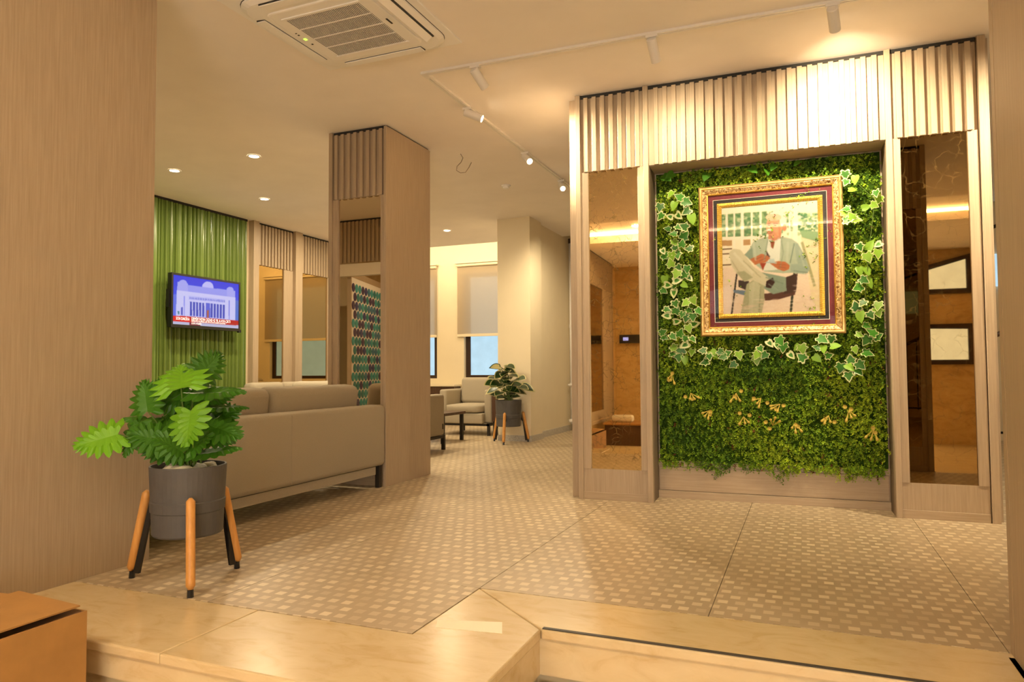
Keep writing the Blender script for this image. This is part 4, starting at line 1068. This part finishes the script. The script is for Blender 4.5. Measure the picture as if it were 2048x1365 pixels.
spotlight('white spotlight on the rear track, nearest the corner', (-2.268, 4.668, CEIL), (-1.95, 4.762, 2.72), 420, 52, blend=1)
spotlight('white glowing spotlight in the middle of the rear track', (-2.268, 5.843, CEIL), (-2.02, 5.60, 2.62), 60, 85, blend=1)
spotlight('white glowing spotlight at the far end of the rear track', (-2.268, 6.857, CEIL), (-2.10, 6.55, 2.60), 60, 85, blend=1)
spotlight('white spotlight on the rear track hidden behind the feature panelling', (-2.268, 7.70, CEIL), (-2.50, 8.10, 2.45), 80, 85, blend=1)
spotlight('white track spotlight above the right tall mirror, hidden by the right pier', (1.55, 4.13, CEIL), (1.40, 4.45, 2.40), 110, 120, blend=.9)

# ================================================================== DOWNLIGHTS
def downlight(label, x, y, energy=14, z=CEIL):
    o = thing('downlight', label, 'downlight', (x, y, z), 0, 'round recessed downlights')
    obj('trim_ring', MB().lathe([(.058, -.001), (.057, -.006), (.044, -.006), (.043, -.002)], seg=32, cap0=False, cap1=False), 'white_plastic', o)
    obj('diffuser', MB().lathe([(.044, -.0045), (.044, -.002)], seg=32), 'led', o)
    lamp('downlight_lamp', 'AREA', (x, y, z-.012), energy, WARM, (x, y, 0), shape='DISK', size=.09)
downlight('round ceiling downlight nearest the left oak pier', -5.616, 5.051)
downlight('round ceiling downlight above the long sofa', -4.582, 4.995)
downlight('round ceiling downlight in front of the slatted lounge wall', -5.621, 6.299)
downlight('round ceiling downlight near the glowing cove', -4.578, 8.752)
downlight('added round ceiling downlight over the lounge centre, unseen behind the mirror pillar', -4.58, 6.3)  # extra lamp added out of sight to light the lounge
downlight('added round ceiling downlight near the far mirrors, unseen behind the mirror pillar', -5.62, 8.0)  # another unseen lamp added for the lounge lighting
downlight('added round ceiling downlight above the mosaic screen, unseen behind the left pier', -4.3, 1.0)  # added to brighten the screen in its reflection
downlight('round downlight in the entrance ceiling, seen reflected in the left mirror', -2.0, -.6, 20, 3.02)

# ================================================================== SMALL CEILING THINGS
o = thing('cable_loop', 'loose thin cable looping down from the ceiling', 'cable', (-2.85, 5.75, CEIL))
hk = [(921, 308), (926, 316), (922, 325), (914, 333), (913, 341), (921, 346), (931, 345), (938, 335), (943, 325)]
rr_ = 2.864-CAMH
obj('wire', MB().tube([at_depth(x, y, 6.39)-Vector((-2.85, 5.75, CEIL)) for x, y in hk], .0035, 6), 'wire', o, smooth=True)
o = thing('smoke_detector', 'small round white detector on the ceiling by the rear track', 'smoke detector', (-2.885, 6.864, CEIL))
obj('base', MB().lathe([(.05, 0), (.05, -.012), (.046, -.016)], seg=28), 'white_plastic', o); obj('sensor_head', MB().lathe([(.036, -.016), (.032, -.034), (.012, -.04)], seg=28), 'white_plastic', o)

# ================================================================== ROLLER BLINDS, PIPES
for lab, x0, x1 in (('beige roller blind half lowered over the window beside the column', -5.44, -3.62), ('beige roller blind at the window half hidden by the mirror pillar', -6.50, -5.835)):
    o = thing('roller_blind', lab, 'roller blind', ((x0+x1)/2, WB-.05, 0), 0, 'roller blinds'); h = (x1-x0)/2
    obj('head_rail', B(-h-.02, h+.02, -.045, .045, 2.715, 2.735), 'cream', o)
    obj('roller', MB().tube([(-h, 0, 2.69), (h, 0, 2.69)], .025, 14), 'cream', o)
    obj('blind_fabric', B(-h, h, .018, .0195, 1.52, 2.69), 'blind', o)
    obj('bottom_bar', B(-h, h, .008, .028, 1.475, 1.52), 'cream', o, bevel=.004)
o = thing('heating_pipes', 'two white heating pipes with valves rising beside the feature panelling', 'pipes', (-3.19, 10.1, 0))
for k, (dx, dy) in enumerate(((0, -.04), (.075, .06))):
    t = obj('pipe', MB().tube([(dx, dy, .10), (dx, dy, 2.80)], .028, 12), 'white_metal', o, smooth=True)
    obj('collar', MB().tube([(dx, dy, 2.79), (dx, dy, 2.86)], .036, 12), 'brown_frame', t)
    for z in (.68-.08*k, .15, 1.55):
        obj('coupling', MB().tube([(dx, dy, z-.03), (dx, dy, z+.03)], .034, 12), 'white_metal', t)
    obj('valve', MB().tube([(dx-.03, dy-.09, .68-.08*k), (dx+.05, dy-.03, .68-.08*k)], .014, 8), 'white_metal', t)
    obj('tee', MB().tube([(dx-.03, dy-.06, .15), (dx+.07, dy, .15)], .024, 10), 'white_metal', t)

# ================================================================== CARDBOARD BOX, PALE PATCH
bx = thing('cardboard_box', 'brown cardboard box with loose lid flaps in front of the marble step', 'box', (-2.46, 1.25, -.20))
zt = .335
th = .005
bxp = [('side_wall', B(.305-th, .305, -.40, .37, 0, zt)), ('side_wall', B(-.305, -.305+th, -.40, .37, 0, zt)), ('end_wall', B(-.30, .30, .37-th, .37, 0, zt)), ('end_wall', B(-.30, .30, -.40, -.40+th, 0, zt)), ('bottom', B(-.30, .30, -.395, .365, 0, th))]
for n_, b_ in bxp: obj(n_, b_, 'cardboard', bx)
fl = obj('flap', B(-.30, 0, -.385, .36, 0, th), 'cardboard', bx, loc=(.285, 0, zt+.012)); fl.rotation_euler = (0, math.radians(2.5), 0)
fl = obj('flap', B(0, .30, -.385, .36, 0, th), 'cardboard', bx, loc=(-.30, 0, zt+.001)); fl.rotation_euler = (0, math.radians(-2), 0)
fl = obj('flap', MB().poly([(-.29, 0, 0), (.29, 0, 0), (.27, -.16, 0), (-.27, -.16, 0)]).poly([(-.29, 0, .004), (.29, 0, .004), (.27, -.16, .004), (-.27, -.16, .004)]), 'cardboard_in', bx, loc=(0, .365, zt-.006)); fl.rotation_euler = (math.radians(6), 0, 0)
o = tag(obj('pale_patch', MB(), 'patch_yellow'), 'short pale yellow patch on the marble corner of the step', 'tape')  # thin, even pale yellow patch lying on the marble
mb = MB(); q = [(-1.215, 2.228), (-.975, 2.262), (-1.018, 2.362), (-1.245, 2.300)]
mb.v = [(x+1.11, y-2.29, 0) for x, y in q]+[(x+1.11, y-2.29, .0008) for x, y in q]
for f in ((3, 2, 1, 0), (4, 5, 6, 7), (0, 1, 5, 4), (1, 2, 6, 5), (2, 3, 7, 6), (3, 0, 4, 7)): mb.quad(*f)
o.data = mb.mesh('pale_patch', 'patch_yellow'); o.location = (-1.11, 2.29, .0002)

# ================================================================== THINGS SEEN THROUGH THE GAP AND IN THE MIRRORS
# round-tile screen reflected in the pillar mirror
sc = thing('mosaic_screen', 'tall screen of round teal and violet tiles, seen reflected in the pillar mirror', 'screen', (-5.48, 1.84, 0), math.atan2(-1.35, -.40))
obj('panel', B(0, 1.75, -.02, .02, .05, 2.16), 'white_plastic', sc)
obj('frame', MB().box(-.03, 1.78, -.025, .025, 2.14, 2.22).box(-.03, 0, -.025, .025, 0, 2.16).box(1.75, 1.78, -.025, .025, 0, 2.16), 'oak', sc)
tcol = [(.01, .24, .28), (.03, .20, .36), (.03, .05, .22), (.03, .36, .42), (.04, .03, .14)]
tmats = [plain('glazed_tile_%d' % i, c, .15) for i, c in enumerate(tcol)]
tmesh = []
for tm in tmats:
    mb = MB(); n = 16
    for yy in (-.028, .028):
        mb.v += [(.055*math.cos(2*math.pi*k/n), yy, .058*math.sin(2*math.pi*k/n)) for k in range(n)]
    mb.quad(*range(n)); mb.quad(*reversed(range(n, 2*n)))
    for k in range(n): mb.quad(k, n+k, n+(k+1) % n, (k+1) % n)
    tmesh.append(mb.mesh('tile', tm))
for r in range(17):
    for c in range(13):
        x = .07+c*.135+(.0675 if r % 2 else 0)
        if x < 1.70: link('tile', tmesh[rnd.choice((0, 0, 1, 2, 3, 3, 4))], sc, (x, 0, .12+r*.118))
# bench, box and towel by the entrance wall
o = thing('storage_box', 'low wooden box seat by the entrance wall, seen reflected in the left mirror', 'box', (-2.50, -2.35, -.36))
obj('body', B(-.3, .3, -.35, .35, 0, .34), 'walnut', o); obj('lid', B(-.32, .32, -.37, .37, .34, .37), 'cardboard', o)
o = tag(obj('folded_towel', rbox(-.18, .18, -.1, .1, 0, .12, .04), 'towel', smooth=True, loc=(-2.55, -2.30, .01)), 'white folded towel on the wooden box seat, seen in the left mirror', 'towel')
o = thing('display_box', 'black wall display with small blue screen, seen reflected in the left mirror', 'display', (-2.60, -3.69, 1.40))
obj('case', B(-.25, .45, 0, .09, 0, .16), 'black', o); M['bl'] = plain('blue_display', (.2, .25, .9), .3, emit=1.5); obj('display', B(-.18, -.08, .09, .092, .05, .11), 'bl', o)
# entrance windows and an added door
def winbox(n, x0, x1, z0, z1, slope=0):
    fr = MB(); y0, y1 = -3.70, -3.64
    P_ = [(x0, z0), (x1, z0), (x1, z1+slope), (x0, z1)]; I_ = [(x0+.08, z0+.08), (x1-.08, z0+.08), (x1-.08, z1+slope-.09), (x0+.08, z1-.07)]
    for yy in (y0, y1): fr.v += [(x, yy, z) for x, z in P_]+[(x, yy, z) for x, z in I_]
    for k in range(4):
        j = (k+1) % 4; fr.quad(8+k, 8+j, 12+j, 12+k); fr.quad(k, j, 8+j, 8+k); fr.quad(4+k, 12+k, 12+j, 4+j)
    w = struct('window_%d' % n, fr, 'brown_frame', label='brown framed bright entrance window number %d, seen only in the mirrors' % (n-2), cat='window')
    pm_ = MB(); pm_.v = [(x, -3.68, z) for x, z in I_]; pm_.quad(3, 2, 1, 0)
    obj('pane', pm_, 'pane_w', w)
winbox(3, 2.10, 2.95, 2.12, 2.55, .22); winbox(4, 2.10, 2.95, .95, 1.62); winbox(5, .75, 1.55, 1.3, 1.9); winbox(6, -1.55, -.75, 1.85, 2.35, .2)
fr = MB()  # glazed door added with glowing panes, as fill from behind the camera
for x in (-.75, .47, .55, 1.77): fr.box(x, x+.08, -3.70, -3.64, -.36, 1.56)
fr.box(-.75, 1.85, -3.70, -3.64, 1.50, 1.58).box(-.75, 1.85, -3.70, -3.64, -.36, -.26)
d_ = struct('added_door_1', fr, 'brown_frame', label='glazed double entrance door added behind the viewer for frontal fill', cat='door')
for x0 in (-.67, .63): obj('pane', B(x0, x0+1.14, -3.68, -3.67, -.26, 1.50), 'pane_w', d_)
obj('door_handle', B(.50, .53, -3.64, -3.58, .5, .8), 'iron', d_); obj('door_handle', B(.57, .60, -3.64, -3.58, .5, .8), 'iron', d_)
# stair balustrade with handrail glimpsed right of the panelling
struct('window_7', B(1.45, 2.5, 10.30, 10.35, 1.9, 2.3), 'pane', label='bright stair window glimpsed in the gap right of the panelling', cat='window')
o = thing('stair_railing', 'black iron stair railing glimpsed in the gap right of the panelling', 'railing', (1.7, 8.0, 0))
obj('handrail', MB().tube([(-.5, 0, .95), (.8, 0, 1.62)], .022, 8), 'walnut', o)
for k in range(9): obj('baluster', MB().tube([(-.45+k*.14, 0, .25), (-.45+k*.14, 0, .97+k*.072)], .008, 6), 'iron', o)
obj('lower_rail', MB().tube([(-.5, 0, .28), (.8, 0, .28)], .012, 6), 'iron', o)
obj('upper_rail', MB().tube([(-.5, .3, 2.10), (.8, .3, 2.55)], .018, 6), 'iron', o)
